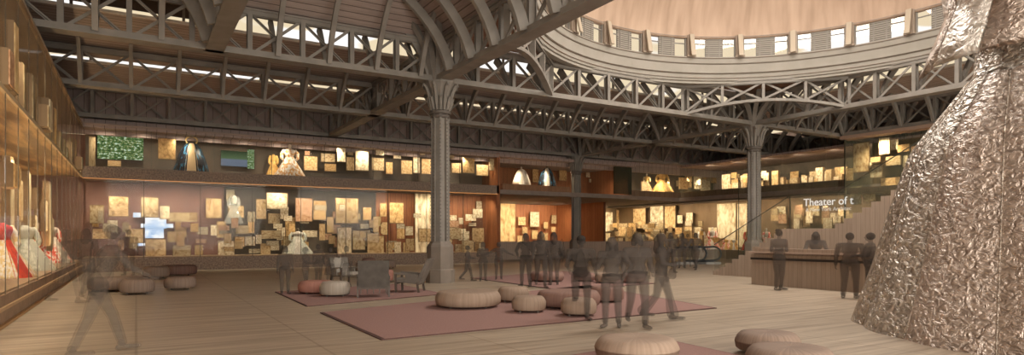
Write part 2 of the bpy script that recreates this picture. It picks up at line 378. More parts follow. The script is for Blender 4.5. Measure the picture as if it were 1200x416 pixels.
for k in range(MOD):
    a = A0+k*2*PI/MOD; st = 2*PI/MOD
    if pil is None:
        s = MB(); s.box(-.1, .25, -.16, .16, 0, .98); s.box(-.16, -.1, -.10, .10, 0, .98); s.box(-.2, .25, -.2, .2, 0, .08)
        pme = s.mesh('pilaster', TAN2 if False else mat('pilaster_paint', (.33, .26, .20), .7))
        # slanted strut foot in front
        s = MB(); s.bar((-.26, -.0, .0), (-.05, -.0, .98), .2, .07, up=(1, 0, 0)); sme = s.mesh('strut', mat('strut_paint', (.42, .345, .26), .7))
        s = MB(); s.box(-.02, .06, -.39, .39, 0, .98); lme = s.mesh('louver_panel', LOUV)
        s = MB()
        W_ = .36
        s.box(-.04, .04, -W_, -W_+.05, 0, .98); s.box(-.04, .04, W_-.05, W_, 0, .98)
        s.box(-.04, .04, -W_, W_, 0, .05); s.box(-.04, .04, -W_, W_, .93, .98); s.box(-.02, .02, -W_, W_, .60, .64)
        wme = s.mesh('window_frame', IRON)
        s = MB(); s.box(0, .01, -W_, W_, .05, .93); gme = s.mesh('pane', glassy('clear_glass', (.8, .8, .8), .03, .04))
        pil = True
    def put(nm, me, ang, r):
        o = link(nm, me, drum); o.location = ringpt(ang, r, 1.08); o.rotation_euler = (0, 0, ang); return o
    put('pilaster', pme, a, 8.42); put('strut', sme, a, 8.28)
    put('louver_panel', lme, a+st*.5, 8.45)
    for q in (.24, .76):
        f = put('window_frame', wme, a+st*q, 8.45); g = link('pane', gme, f)
# upper flange carrying the dome edge
s = MB(); s.lathe([(8.6, 1.96), (8.36, 1.96), (8.36, 2.02), (8.6, 2.02)], 96, cap=False); s.build('head_ring', IRON, drum)

# ------------------------------------------------------------------ columns
def column(x, y, label, arc=True):
    t = empty('iron_column', (x, y, 0), 0, label, 'column', 'cast iron columns of the hall')
    s = MB(); a0 = PI/8
    s.lathe([(.52, 0), (.52, .46), (.47, .50), (.47, 1.28), (.44, 1.36), (.38, 1.42), (.36, 1.48)], 8, a0=a0)
    s.build('pedestal', noisy('pedestal_paint', (.20, .165, .135), (.24, .20, .165), ns=2, rough=.6), t)
    s = MB()
    s.lathe([(.27, 1.48), (.25, 6.0)], 16)
    for k in range(8):
        a = k*PI/4+PI/8; c, sn = math.cos(a), math.sin(a)
        s.bar((c*.29, sn*.29, 1.48), (c*.275, sn*.275, 6.0), .07, .09, up=(c, sn, 0))
    s.build('shaft', IRON, t)
    s = MB()
    for k in range(8):
        a = k*PI/4+PI/8
        for j in range(34):
            z = 1.6+j*.13
            p = Vector((math.cos(a)*.335, math.sin(a)*.335, z)); s.box(p.x-.018, p.x+.018, p.y-.018, p.y+.018, z-.018, z+.018)
    s.build('rivet_rows', IROND, t)
    s = MB(); s.lathe([(.36, 6.0), (.39, 6.03), (.39, 6.10), (.34, 6.14)], 24); s.lathe([(.30, 5.86), (.34, 5.90), (.34, 5.96), (.3, 6.0)], 24); s.build('collar', IROND, t)
    s = MB(); s.lathe([(.28, 6.1), (.32, 6.4), (.42, 6.8), (.56, 7.05), (.60, 7.1), (.60, ZB), (.3, ZB)], 8, a0=a0)
    s.build('capital', IRON, t)
    s = MB()
    for k in range(8):
        a = k*PI/4; c, sn = math.cos(a), math.sin(a)
        pts = [(.33, 6.14), (.37, 6.4), (.44, 6.7), (.55, 6.95), (.66, 7.04), (.68, 6.94)]
        s.tube([(c*r, sn*r, z) for r, z in pts], [.03, .07, .065, .06, .05, .02], 6)
        a += PI/8; c, sn = math.cos(a), math.sin(a)
        s.tube([(c*r, sn*r, z) for r, z in [(.33, 6.14), (.38, 6.35), (.46, 6.6), (.5, 6.55)]], [.03, .06, .05, .02], 6)
    s.build('leaf_ornament', IRON, t)
    return t
column(9.36, 20.65, 'large iron column nearest the viewer beside the low armchair')
column(26.6, 20.8, 'iron column rising behind the pale stepped stair parapet')
column(26.05, 34.9, 'slim looking iron column far back before the gallery slab')
for o in list(C.objects):
    if o.name.startswith('iron_column') and not o.parent: o.pop('group', None) if 'group' in o.keys() else None

# ------------------------------------------------------------------ trusses
def bez(p0, p1, p2, n=7):
    p0, p1, p2 = Vector(p0), Vector(p1), Vector(p2)
    return [p0*(1-t)**2+p1*2*t*(1-t)+p2*t*t for t in [i/n for i in range(n+1)]]
def rib_mesh(sgn, w0, reach, rise, off=.22, wid=.2, bow=.3, flare=1.0):
    s = MB(); pts = bez((0, sgn*off, .1), (0, sgn*(off+reach*bow), rise*.6), (0, sgn*(off+reach), rise))
    for side in (0,):
        rings = []
        for i, p in enumerate(pts):
            t = i/(len(pts)-1); d = (pts[min(i+1, len(pts)-1)]-pts[max(i-1, 0)]).normalized()
            nrm = Vector((0, -d.z, d.y)); th = w0*(1+(flare-1)*t)
            a = nrm*th/2; x = Vector((wid/2, 0, 0))
            rings.append([p-a-x, p-a+x, p+a+x, p+a-x])
        s.loft(rings)
    return s
def truss(p0, p1, label, nb, front=None, back=None, half=False, zt=ZT, chord=.5, arch=0, ribpos='post', group='iron lattice trusses'):
    """front/back: (reach, rise) of curved ribs on the -/+ side; local x runs along the truss"""
    p0 = Vector(p0); p1 = Vector(p1); d = p1-p0; Ln = d.length; ang = math.atan2(d.y, d.x)
    t = empty('lattice_truss', (p0.x, p0.y, ZB), ang, label, 'roof truss')
    hgt = zt-ZB; bl = Ln/nb
    MBx = MB
    if arch:
        s = MB(); n = 12; rg = []
        for i in range(n+1):
            x = Ln*i/n; z = arch*4*(i/n)*(1-i/n)
            rg.append([(x, -.12, z), (x, .12, z), (x, .12, z+.12), (x, -.12, z+.12)])
        s.loft(rg); s.build('bottom_chord', IRON, t)
    else:
        s = MB(); s.box(0, Ln, -chord/2, chord/2, 0, .05); s.box(0, Ln, -chord/2+.04, -chord/2+.07, .05, .2); s.box(0, Ln, chord/2-.07, chord/2-.04, .05, .2)
        s.box(0, Ln, -.10, .10, .05, .17)
        s.build('bottom_chord', IRON, t)
    s = MB(); s.box(0, Ln, -.16, .16, hgt-.05, hgt); s.box(0, Ln, -.05, .05, hgt-.2, hgt-.05); s.box(0, Ln, -.12, -.09, hgt-.18, hgt-.05); s.box(0, Ln, .09, .12, hgt-.18, hgt-.05)
    s.build('top_chord', IRON, t)
    za = lambda x: (arch*4*(x/Ln)*(1-x/Ln) if arch else 0)
    s = MB(); s.box(-.07, .07, -.13, -.10, .05, hgt-.05); s.box(-.07, .07, .10, .13, .05, hgt-.05); s.box(-.015, .015, -.1, .1, .05, hgt-.05)
    post = s.mesh('post', IRON)
    for i in range(nb+1):
        if arch:
            s = MB(); x = i*bl; s.box(x-.06, x+.06, -.1, .1, za(x)+.05, hgt-.05); s.build('post', IRON, t)
        else: link('post', post, t, (i*bl, 0, 0))
    if not arch:
        s = MB(); s.bar((.08, -.07, .12), (bl-.08, -.07, hgt-.15), .03, .09); s.bar((.08, -.03, .12), (bl-.08, -.03, hgt-.15), .10, .02)
        d1 = s.mesh('brace', IRON)
        s = MB(); s.bar((.08, .07, hgt-.15), (bl-.08, .07, .12), .03, .09); s.bar((.08, .03, hgt-.15), (bl-.08, .03, .12), .10, .02)
        d2 = s.mesh('brace', IRON)
        for i in range(nb):
            link('brace', d1, t, (i*bl, 0, 0)); link('brace', d2, t, (i*bl, 0, 0))
    else:
        for i in range(nb):
            x0, x1 = i*bl, (i+1)*bl
            MB().bar((x0, -.05, za(x0)+.1), (x1, -.05, hgt-.1), .03, .09).build('brace', IRON, t)
            MB().bar((x0, .05, hgt-.1), (x1, .05, za(x1)+.1), .03, .09).build('brace', IRON, t)
    for side, spec in ((-1, front), (1, back)):
        if not spec: continue
        rm = rib_mesh(side, *spec).mesh('rib', IRON)
        for i in range(nb+(0 if ribpos == 'mid' else 1)):
            link('rib', rm, t, ((i+(.5 if ribpos == 'mid' else 0))*bl, 0, 0))
    return t
fr = (.12, 1.05, 1.55, .2, .12, .36, 2.6); bk = (.12, 1.1, 1.6, .2, .12, .36, 2.6); tall = (.24, 1.75, 2.3, .22, .2)
B = 1.555
# rows across (along u)
truss((-4.9, 20.7, 0), (9.3, 20.7, 0), 'near cross truss running from left wall to large nearest column', 9, (.16, 1.5, 2.2, .25, .15, .25, .8), (.12, .9, 1.6, .2, .12, .36, 2), ribpos='mid')
truss((9.3, 20.7, 0), (26.4, 20.7, 0), 'truss below the dome edge between the two big columns', 11, None, bk)
truss((26.4, 20.7, 0), (40.4, 20.7, 0), 'cross truss right of the column behind the stair parapet', 9, bk, bk)
truss((-4.9, 27.85, 0), (9.3, 27.85, 0), 'middle cross truss left of the nearest column, thin white skylight behind', 9, fr, None)
truss((9.3, 27.85, 0), (26.4, 27.85, 0), 'middle cross truss seen beneath the truss of the dome edge', 11, fr, bk)
truss((26.4, 27.85, 0), (40.4, 27.85, 0), 'middle cross truss seen beyond the column behind the stair', 9, fr, bk)
truss((-4.9, 35, 0), (9.3, 35, 0), 'rear truss on the brown wall above the green screen and cape', 9)
truss((9.3, 35, 0), (26.4, 35, 0), 'rear truss on the brown wall above the amber gallery prints', 11)
truss((26.4, 35, 0), (40.4, 35, 0), 'rear truss above the gold gown in the far gallery case', 9, fr)
# rows in depth (along v)
truss((9.3, 3.6, 0), (9.3, 20.7, 0), 'heavy diagonal truss passing overhead from nearest column to upper right', 11, None, (.34, 1.75, 2.35, .26, .16, .2, .8))
truss((9.3, 20.7, 0), (9.3, 35, 0), 'truss running back from nearest column to the rear wall', 9)
truss((26.4, 4, 0), (26.4, 20.7, 0), 'truss along the right dome edge passing behind the silvery gown', 11, (.12, 1.3, 1.75, .2, .12, .36, 2.6))
truss((26.4, 20.7, 0), (26.4, 35, 0), 'truss running back between the two further columns', 9, (.12, 1.0, 1.65, .2, .12, .36, 2.4), (.12, 1.0, 1.65, .2, .12, .36, 2.4))
truss((33.55, 2, 0), (33.55, 20.3, 0), 'truss above the tall green glass case at right', 12, bk, (.12, 1.0, 1.65, .2, .12, .36, 2.4))
truss((40.4, 20.7, 0), (40.4, 35, 0), 'truss over the far right gallery case', 9, None, (.12, 1.0, 1.55, .2, .12, .36, 2.4))
truss((2.0, 6, 0), (2.0, 20.7, 0), 'heavy beam truss overhead at the upper left', 9, None, (.32, 1.7, 2.3, .24, .16, .2, .8), ribpos='mid')
# chamfers of the octagon
truss((21.5, 20.7, 0), (26.4, 15.8, 0), 'short arched corner truss by the column behind the stair', 4, arch=.5)
truss((9.3, 15.8, 0), (14.2, 20.7, 0), 'short arched corner truss by the large nearest column', 4, arch=.5)
# fan brackets above capitals
def fan(x, y, dirs, label):
    t = empty('fan_bracket', (x, y, ZB), 0, label, 'bracket')
    for a, r, h in dirs:
        c, sn = math.cos(a), math.sin(a)
        s = MB(); pts = bez((c*.25, sn*.25, .0), (c*.4, sn*.4, h*.6), (c*r, sn*r, h), 7); rings = []
        side = Vector((-sn, c, 0))
        for i, p in enumerate(pts):
            tt = i/7; dd = (pts[min(i+1, 7)]-pts[max(i-1, 0)]).normalized(); nn = dd.cross(side).normalized()
            th = .2*(1-.4*tt); rings.append([p-side*.1-nn*th/2, p+side*.1-nn*th/2, p+side*.1+nn*th/2, p-side*.1+nn*th/2])
        s.loft(rings); s.build('rib', IRON, t)
    return t
fan(9.3, 20.7, [(math.radians(a), r, h) for a, r, h in ((225, 2.4, 2.65), (202, 2.0, 2.35), (248, 2.0, 2.35), (135, 1.5, 1.9), (45, 1.7, 1.9), (22, 1.7, 1.6), (68, 1.7, 1.8))], 'fan of curved ribs rising from the nearest column capital')
fan(26.4, 20.7, [(math.radians(a), r, h) for a, r, h in ((225, 2.2, 1.3), (205, 2.4, 1.25), (245, 2.4, 1.25), (45, 1.7, 2.0), (135, 1.7, 1.9), (315, 1.7, 1.9), (20, 1.6, 1.8), (70, 1.6, 1.8))], 'fan of curved ribs on the capital behind the stair')
fan(26.4, 34.8, [(math.radians(a), r, h) for a, r, h in ((225, 1.6, 1.7), (315, 1.6, 1.7), (250, 1.4, 1.8), (290, 1.4, 1.8))], 'fan of curved ribs on the far back column capital')

# ------------------------------------------------------------------ display cases
def seams(parent, n, f):
    for i in range(n): f(i)
def case_back():
    t = empty('display_case', (0, 34.5, 0), 0, 'long lower display case on speckled stone plinth along the back wall', 'display case')
    K = lambda nm, m, *b: MB().box(*b).build(nm, m, t)
    K('plinth', GRANITE, -2.1, 19.6, 0, 2.4, 0, .64)
    K('deck', CASEFLOOR, -2.1, 19.6, .08, 2.38, .64, .68)
    u1 = PV(262, 0, 36.8).x; u2 = PV(345, 0, 36.8).x; u3 = PV(440, 0, 36.8).x
    K('back_panel', PURPLE, -2.1, u1, 2.2, 2.36, .66, 4.3); K('back_panel', DARKBACK, u1, u3, 2.2, 2.36, .66, 4.3)
    K('back_panel', ORANGE, u3, 19.6, 2.2, 2.36, .66, 4.3)
    for i in range(9):
        K('glass_pane', GLASS, -2.1+i*2.41+.012, -2.1+(i+1)*2.41-.012, .0, .02, .64, 4.34)
        if i: K('glass_seam', SEAM, -2.1+i*2.41-.012, -2.1+i*2.41+.012, -.005, .025, .64, 4.34)
    K('strip_lamp', WARMLED, -2.1, 19.6, -.03, -.005, 4.30, 4.325)
    return t
# all case geometry is in world x,y through the empty at y=34.5
tb = case_back()
s = None
tu = empty('display_case', (0, 34.5, 4.34), 0, 'upper display case on thick speckled stone band along the back wall', 'display case')
K = lambda nm, m, *b: MB().box(*b).build(nm, m, tu)
K('stone_band', GRANITE, -2.1, 19.7, 0, 2.4, 0, .52)
ub = PV(310, 0, 36.4).x
K('back_panel', DARKBACK, -2.1, ub, 2.0, 2.3, .52, 2.3); K('back_panel', DARKBACK, ub, 19.7, 2.0, 2.3, .52, 2.3)
K('canopy', WALLBR, -2.1, 19.7, -.02, 2.4, 2.3, 2.52)
K('canopy_trim', mat('pale_trim', (.30, .22, .18), .6), -2.1, 19.7, -.1, -.02, 2.42, 2.50)
for i in range(8):
    K('glass_pane', GLASS, -2.1+i*2.72+.012, -2.1+(i+1)*2.72-.012, .0, .02, .52, 2.3)
    K('glass_seam', SEAM, -2.1+(i+1)*2.72-.012, -2.1+(i+1)*2.72+.012, -.005, .025, .52, 2.3)
K('gap_shade', GAP, -2.1, 19.6, .02, .14, -.03, 0)
lamprow((-2.0, 34.72, 4.2), (19.6, 34.72, 4.2), 14, 150, (0, .55, -.85), (1, .87, .66))
lamprow((-2.0, 34.72, 6.5), (19.6, 34.72, 6.5), 14, 105, (0, .6, -.8), (1, .87, .66))
# door in the orange end of the lower case
d_ = empty('door_1', (PV(567, 0, 34.9).x, 35.2, 0)); d_['kind'] = 'structure'
MB().box(0, 1.0, 1.2, 1.3, .66, 3.1).build('door_leaf', mat('dark_orange_wood', (.13, .05, .022), .6), d_)

# left wall case
tl = empty('display_case', (-2.1, 0, 0), 0, 'tall glass display case filling the whole left wall', 'display case')
K = lambda nm, m, *b: MB().box(*b).build(nm, m, tl)
Y0, Y1 = 3.0, 34.5
K('plinth', PLINTHM, -2.6, 0, Y0, Y1, 0, .56); K('plinth_ledge', mat('bright_ledge', (.48, .30, .16), .5), 0, .05, Y0, Y1, .30, .36); K('kick_strip', mat('gold_kick', (.42, .24, .10), .5), 0, .06, Y0, Y1, 0, .05)
K('deck', CASEFLOOR, -2.6, -.06, Y0, Y1, .56, .6)
K('back_panel', GOLDBACK, -2.7, -2.6, Y0, Y1, .56, 6.72)
K('shelf', noisy('gold_streaked_shelf', (.20, .115, .05), (.62, .40, .18), (.9, .08, 1), 4, .5, .45, .7), -2.6, -.05, Y0, Y1, 4.35, 4.42)
K('shelf_edge', mat('bright_edge', (.55, .42, .26), .5), -.05, .015, Y0, Y1, 4.34, 4.43)
K('top_rail', mat('rail_tan', (.30, .23, .16), .5), -.08, .03, Y0, Y1, 6.66, 6.74)
K('canopy', IROND, -2.7, -.08, Y0, Y1, 6.68, 6.74)
npan = 21
for i in range(npan):
    a = Y0+i*1.5; K('glass_pane', GLASSL, -.02, 0, a+.012, min(a+1.5-.012, Y1), .56, 6.66)
    K('glass_seam', SEAM, -.012, .002, a-.008, a+.008, .56, 6.66)
lamprow((-2.3, 5, 4.28), (-2.3, 34, 4.28), 12, 340, (-.45, 0, -.9), (1, .84, .6))
lamprow((-2.3, 5, 6.55), (-2.3, 34, 6.55), 12, 330, (-.5, 0, -.8), (1, .84, .6))
lamprow((-2.35, 6, .75), (-2.35, 34, .75), 8, 260, (-.35, 0, 1), (1, .72, .40))  # upward spots added to brighten the shelf underside and the pieces

# gallery fronts and right hand cases
tg = empty('display_case', (0, 0, 4.62), 0, 'open gallery case with wooden plinth behind the two small gowns', 'display case')
K = lambda nm, m, *b: MB().box(*b).build(nm, m, tg)
K('plinth', planks('gallery_plinth_wood', (.22, .11, .06), (.29, .15, .085), 0, .3, (.12, .06, .035), .6, .05), 20.2, PV(668, 0, 34.9).x, 34.9, 36.9, 0, .42)
K('canopy', WALLBR, 19.75, 31.2, 34.6, 40.0, 2.1, 2.28)
K('glass_pane', GLASS, 19.8, 30.6, 34.7, 34.72, 0, 2.1)
K('glass_pane', GLASSD, PV(720, 0, 34.5).x, 30.7, 34.46, 34.6, .05, 2.0)
lamprow((20, 35.2, 6.38), (31, 35.2, 6.38), 5, 260, (0, .4, -1), cone=2.2)
lamprow((20, 41.6, 4.2), (31, 41.6, 4.2), 5, 420, (0, .8, -.7))
lamprow((32, 43.6, 4.2), (38.5, 43.6, 4.2), 3, 420, (0, .8, -.7))

tr = empty('display_case', (38, 0, 4.62), 0, 'upper gallery case with dark wood plinth along the far right', 'display case')
K = lambda nm, m, *b: MB().box(*b).build(nm, m, tr)
DWOODU = planks('dark_plinth_wood_u', (.17, .11, .07), (.23, .15, .095), 0, .5, (.09, .06, .04), .6, .04)
DWOOD = planks('dark_plinth_wood', (.17, .11, .07), (.23, .15, .095), 1, .5, (.09, .06, .04), .6, .04)
K('plinth', DWOOD, -1.9, 2.0, 8, 34.9, 0, .42); K('back_panel', DARKBACK, 3.3, 3.4, 8, 35, .0, 2.4)
K('end_panel', DARKBACK, -7, 4.2, 37.1, 37.2, 0, 2.4); K('plinth', DWOODU, -7.0, 3.3, 35.05, 37.0, 0, .42)
for i in range(4): K('glass_pane', GLASSG, -7+i*2.55+.02, -7+(i+1)*2.55-.02, 35.08, 35.1, .42, 2.3)
lamprow((31.5, 35.2, 6.38), (40, 35.2, 6.38), 5, 260, (0, .4, -1), cone=2.2)
for i in range(9): K('glass_pane', GLASSG, -1.95, -1.93, 8+i*3+.02, 11+i*3-.02, .0, 2.3)
K('canopy', WALLBRV, -1.9, 4, 8, 35, 2.35, 2.5)
tr2 = empty('display_case', (39, 0, 0), 0, 'lower far right display case with low dark plinth under the gallery', 'display case')
K = lambda nm, m, *b: MB().box(*b).build(nm, m, tr2)
K('plinth', DWOOD, -2.4, .5, 12, 31, 0, .66); K('plinth', WOODP, -2.0, .5, 31, 44, 0, .66)
K('ceiling_lamp_strip', IROND, -2.6, -2.4, 12, 44, 4.24, 4.34)
for i in range(9): K('glass_pane', GLASS, -2.3, -2.28, 12+i*3+.02, 15+i*3-.02, .66, 4.3)
lamprow((36.75, 13, 4.2), (36.75, 44, 4.2), 14, 300, (.75, 0, -.65))
lamprow((36.3, 12, 6.85), (36.3, 34, 6.85), 9, 460, (.7, 0, -.6))
# near right tall glass case under its truss
tq = empty('display_case', (33.55, 0, 0), 0, 'tall green tinted glass case above the stair at right', 'display case')
K = lambda nm, m, *b: MB().box(*b).build(nm, m, tq)
K('fascia', mat('pale_brown_fascia', (.42, .29, .22), .6), -.3, .5, 6, 20.4, 6.98, 7.15)
for i in range(5): K('glass_pane', GLASSG, -.02, 0, 6+i*2.86+.015, 6+(i+1)*2.86-.015, 1.2, 6.98)
K('glass_pane', GLASSG, 0, 2.6, 20.3, 20.32, 1.2, 6.98)
K('corner_seam', SEAM, -.03, .03, 20.27, 20.33, 1.2, 6.98)
K('back_panel', GOLDBACK, 2.5, 2.6, 6, 20.2, 1.2, 6.98); K('shelf', DWOOD, .05, 2.5, 6, 20.2, 4.0, 4.3); K('base', WOODP, -.02, 2.6, 6, 20.3, 0, 1.2)
lamprow((33.75, 7, 6.85), (33.75, 20, 6.85), 5, 520, (.4, 0, -.85), (1, .84, .56))
lamprow((33.75, 7, 3.9), (33.75, 20, 3.9), 5, 300, (.5, 0, -.85), (1, .84, .56))

# ------------------------------------------------------------------ framed prints
TONES = {'ochre': (.72, .54, .30), 'amber': (.78, .54, .26), 'cream': (.88, .80, .60), 'dusty gold': (.60, .49, .31), 'russet': (.58, .37, .24), 'grey gold': (.54, .49, .36)}
def pmesh(th):
    s = MB(); s.mi = 0; s.box(-.5, .5, -th/2, th/2, -.5, .5); s.mi = 1; s.box(-.47, .47, -th/2-.006, -th/2+.001, -.47, .47)
    return s.mesh('framed_print', [PFRAME, PRINT])
PM = pmesh(.05)
ORD = ['', 'first', 'second', 'third', 'fourth', 'fifth', 'sixth', 'seventh', 'eighth', 'ninth', 'tenth', 'eleventh', 'twelfth', 'thirteenth', 'fourteenth', 'fifteenth', 'sixteenth', 'seventeenth', 'eighteenth', 'nineteenth', 'twentieth']
ORD += ['twenty '+o for o in ORD[1:10]]+['thirtieth']+['thirty '+o for o in ORD[1:10]]+['fortieth']+['forty '+o for o in ORD[1:10]]+['fiftieth']
PRINTS = []   # (zone, cx, cy, cz, w, h, facing, key along the row)
def pr(zone, c, wd, hg, face, tone=None):
    PRINTS.append([zone, c, wd, hg, face, tone or random.choice(list(TONES))])
def rect_v(zone, x0, y0, x1, y1, V, tone=None):
    a = PV(x0, y0, V); b_ = PV(x1, y1, V); my = PV((x0+x1)/2, y0, V).z; mz = PV((x0+x1)/2, y1, V).z
    pr(zone, ((a.x+b_.x)/2, V, (my+mz)/2), abs(b_.x-a.x), my-mz, 'v', tone)
def rect_u(zone, x0, y0, x1, y1, U, tone=None):
    if PU(x0, y0, U).y > 46.2: return rect_v(zone, x0, y0, x1, y1, 46.3, tone)
    a = PU(x0, y0, U); b_ = PU(x1, y1, U); my = PU((x0+x1)/2, y0, U).z; mz = PU((x0+x1)/2, y1, U).z
    pr(zone, (U, (a.y+b_.y)/2, (my+mz)/2), abs(b_.y-a.y), my-mz, 'u', tone)
Z = 'lower back case'
LB = [(127,230,151,254,'ochre'),(165,231,186,255,'dusty gold'),(187,241,199,257,'cream'),(197,249,232,260,'dusty gold'),(241,232,260,256,'ochre'),(231,266,244,275,'cream'),(229,280,242,285,'russet'),(228,287,238,299,'ochre'),
(254,259,265,279,'ochre'),(267,241,286,255,'ochre'),(276,264,291,274,'dusty gold'),(287,277,299,288,'cream'),(255,282,275,302,'cream'),(170,280,195,302,'ochre'),(196,271,212,284,'ochre'),(202,287,224,302,'dusty gold'),(152,268,168,285,'ochre'),
(105,240,122,262,'dusty gold'),(108,268,130,280,'ochre'),(300,233,312,257,'ochre'),(312,226,337,245,'grey gold'),(328,242,338,257,'cream'),(314,250,328,262,'dusty gold'),(346,232,366,260,'russet'),(367,235,382,258,'amber'),
(393,232,420,262,'ochre'),(425,243,435,258,'amber'),(306,270,330,280,'dusty gold'),(305,285,317,300,'ochre'),(332,277,344,300,'dusty gold'),(374,262,381,282,'ochre'),(383,254,391,273,'ochre'),(395,266,412,299,'cream'),(413,270,428,293,'dusty gold'),
(430,276,450,300,'ochre'),(445,238,453,254,'amber'),(354,270,372,278,'cream'),(456,237,473,262,'amber'),(486,225,505,300,'cream'),(475,265,484,276,'cream'),(465,265,474,280,'amber'),(527,252,535,262,'cream'),(537,255,543,263,'cream'),(545,251,558,259,'cream'),
(549,261,558,265,'cream'),(526,266,535,280,'ochre'),(536,268,546,273,'cream'),(553,267,567,284,'ochre'),(533,286,548,296,'cream'),(556,284,566,296,'ochre'),(452,284,460,298,'ochre'),(462,283,470,298,'cream'),(472,284,480,298,'ochre'),(352,258,363,262,'cream'),
(265,222,275,236,'grey gold'),(290,248,299,260,'grey gold'),(320,262,331,268,'cream'),(338,262,346,272,'amber'),(385,276,393,286,'ochre'),(422,262,432,268,'cream'),(437,260,444,272,'ochre'),(446,262,452,274,'ochre'),(437,278,444,282,'cream')]
for i, (a, b1, c, d1, tn) in enumerate(LB): rect_v(Z, a, b1, c, d1, 35.3+.22*(i % 5), tn)
for i in range(70):
    x = random.uniform(106, 568); y = random.choice([random.uniform(262, 296), random.uniform(240, 296)]); wd = random.uniform(6, 15); hh = random.uniform(5, 16)
    if 153 < x < 200 and y < 288: continue
    rect_v(Z, x, y-hh/2, x+wd, min(y+hh/2, 301), 35.0+random.choice([.05, .18, 1.3, 1.5]))
Z = 'upper back case'
UB = [(185,162,206,187,'amber'),(104,160,112,196,'dusty gold'),(126,188,142,195,'ochre'),(356,183,372,200,'ochre'),(376,180,393,190,'dusty gold'),(395,173,405,190,'cream'),(416,177,432,200,'cream'),(436,185,450,200,'dusty gold'),(461,176,470,186,'cream'),(484,182,492,203,'cream'),
(542,185,556,203,'amber'),(529,191,540,203,'ochre'),(492,176,498,182,'cream'),(470,188,483,204,'ochre'),(452,190,460,204,'amber'),(406,184,415,200,'ochre'),(380,192,394,201,'amber'),(558,193,572,206,'ochre'),(494,186,505,204,'ochre'),(357,177,363,182,'russet'),(573,186,581,200,'dusty gold'),(516+10,180,532,186,'dusty gold'),(440,176,450,182,'cream'),(407,176,414,182,'dusty gold')]
for i, (a, b1, c, d1, tn) in enumerate(UB): rect_v(Z, a, b1, c, d1, 34.9+.2*(i % 5), tn)
Z = 'left wall case'
for i in range(72):   # things standing on the long glass shelf, seen from below
    y = random.uniform(10, 33.5) if i > 20 else random.uniform(12, 22)
    h = random.uniform(.45, 1.5); wd = random.uniform(.25, .6); x = -2.1-random.uniform(.22, .55)
    pr(Z, (x, y, 4.43+h/2+.0), wd, h, 'u')
for i in range(42):   # lower level, hung at many heights
    y = random.uniform(10, 33.8); h = random.uniform(.5, 1.5); wd = random.uniform(.3, .8); x = -2.1-random.uniform(.3, 2.3)
    pr(Z, (x, y, random.uniform(1.7, 3.5)), wd, h, 'u')
for (yy, xx, hh, zz) in ((13.2, -3.0, 3.0, 2.3), (14.4, -3.2, 2.6, 2.6), (18, -3.2, 2.4, 2.4), (21, -2.9, 2.5, 2.5), (25, -3.0, 2.2, 2.6), (29, -2.8, 2.4, 2.5)):
    pr(Z, (xx, yy, zz), .55, hh, 'u', 'grey gold')
Z = 'open gallery'
for a, b1, c, d1 in ((607,188,617,194),(648,188,655,192),(572+30,180,609,184),(684,190,690,200),(688,197,697,208),(697,192,703,200),(702,200,712,212),(714,188,720,210),(690,210,700,214),(640,181,650,187),(655,198,664,212),(624,198,631,214),(664,190,670,196)):
    rect_v(Z, a, b1, c, d1, 39.4, random.choice(['amber', 'ochre', 'cream']))
Z = 'lower orange wall'
for a, b1, c, d1 in ((586,237,604,284),(607,254,616,264),(621,248,632,266),(637,260,642,268),(646,252,652,262),(612,266,618,274),(623,270,630,280),(634,273,642,282),(656,258,661,275),(646,266,651,272),(606,276,614,284),(640,284,650,288)):
    rect_v(Z, a, b1, c, d1, 44.5, random.choice(['ochre', 'dusty gold', 'cream']))
Z = 'lower right case'
for a, b1, c, d1, tn in ((840,237,863,293,'cream'),(864,237,882,291,'cream'),(762,241,778,270,'cream'),(779,241,792,268,'ochre'),(794,252,800,262,'cream'),(804,249,812,262,'cream'),(742,244,757,268,'ochre'),(722,246,734,270,'amber'),(708,248,718,272,'cream'),(694,248,704,274,'ochre'),(684,250,692,272,'cream'),(814,266,822,276,'cream')):
    rect_u(Z, a, b1, c, d1, 39.2, tn)
for i in range(56):
    x = random.uniform(684, 835); y = random.uniform(258, 290); rect_u(Z, x, y, x+random.uniform(4, 11), y+random.uniform(5, 12), random.choice([37.2, 37.6, 38.2, 38.9]), random.choice(['cream', 'ochre', 'amber', 'dusty gold']))
Z = 'right lower boxes'
for i in range(46):
    x = random.uniform(686, 836); y1 = random.uniform(284, 294); hgt = random.uniform(6, 18); rect_u(Z, x, y1-hgt, x+random.uniform(3, 8), y1, random.choice([37.3, 37.7, 38.4]), random.choice(['cream', 'ochre', 'dusty gold', 'cream']))
Z = 'right upper boxes'
for i in range(26):
    x = random.uniform(846, 985); yb_ = PU(x, 200, 37.6); dd = depth(yb_); yb = HZ-(5.05-EYE)*F/dd; rect_u(Z, x, yb-random.uniform(6, 20), x+random.uniform(4, 9), yb, 37.6, random.choice(['cream', 'ochre', 'dusty gold', 'cream']))
Z = 'upper right case'
for a, b1, c, d1 in ((795,208,806,222),(804,202,812,220),(813,206,822,222),(822,207,834,224),(826,198,830,205),(846,204,856,224),(857,210,866,222),(857,202,864,209),(866,205,874,216),(876,208,884,222)):
    (rect_v(Z, a, b1, c, d1, 36.6, random.choice(['cream', 'ochre', 'amber'])) if c < 842 else rect_u(Z, a, b1, c, d1, 38.6, random.choice(['cream', 'ochre', 'amber'])))
for i in range(26):
    x = random.uniform(748, 985); y = random.uniform(200, 214); w_ = random.uniform(4, 11); h_ = random.uniform(6, 12); tn = random.choice(['cream', 'ochre', 'dusty gold', 'amber'])
    if x < 838: rect_v(Z, x, y, x+w_, y+h_, random.choice([35.7, 36.2, 36.8]), tn)
    else: rect_u(Z, x, y, x+w_, y+h_, random.choice([37.2, 38.0, 39.5, 40.6]), tn)
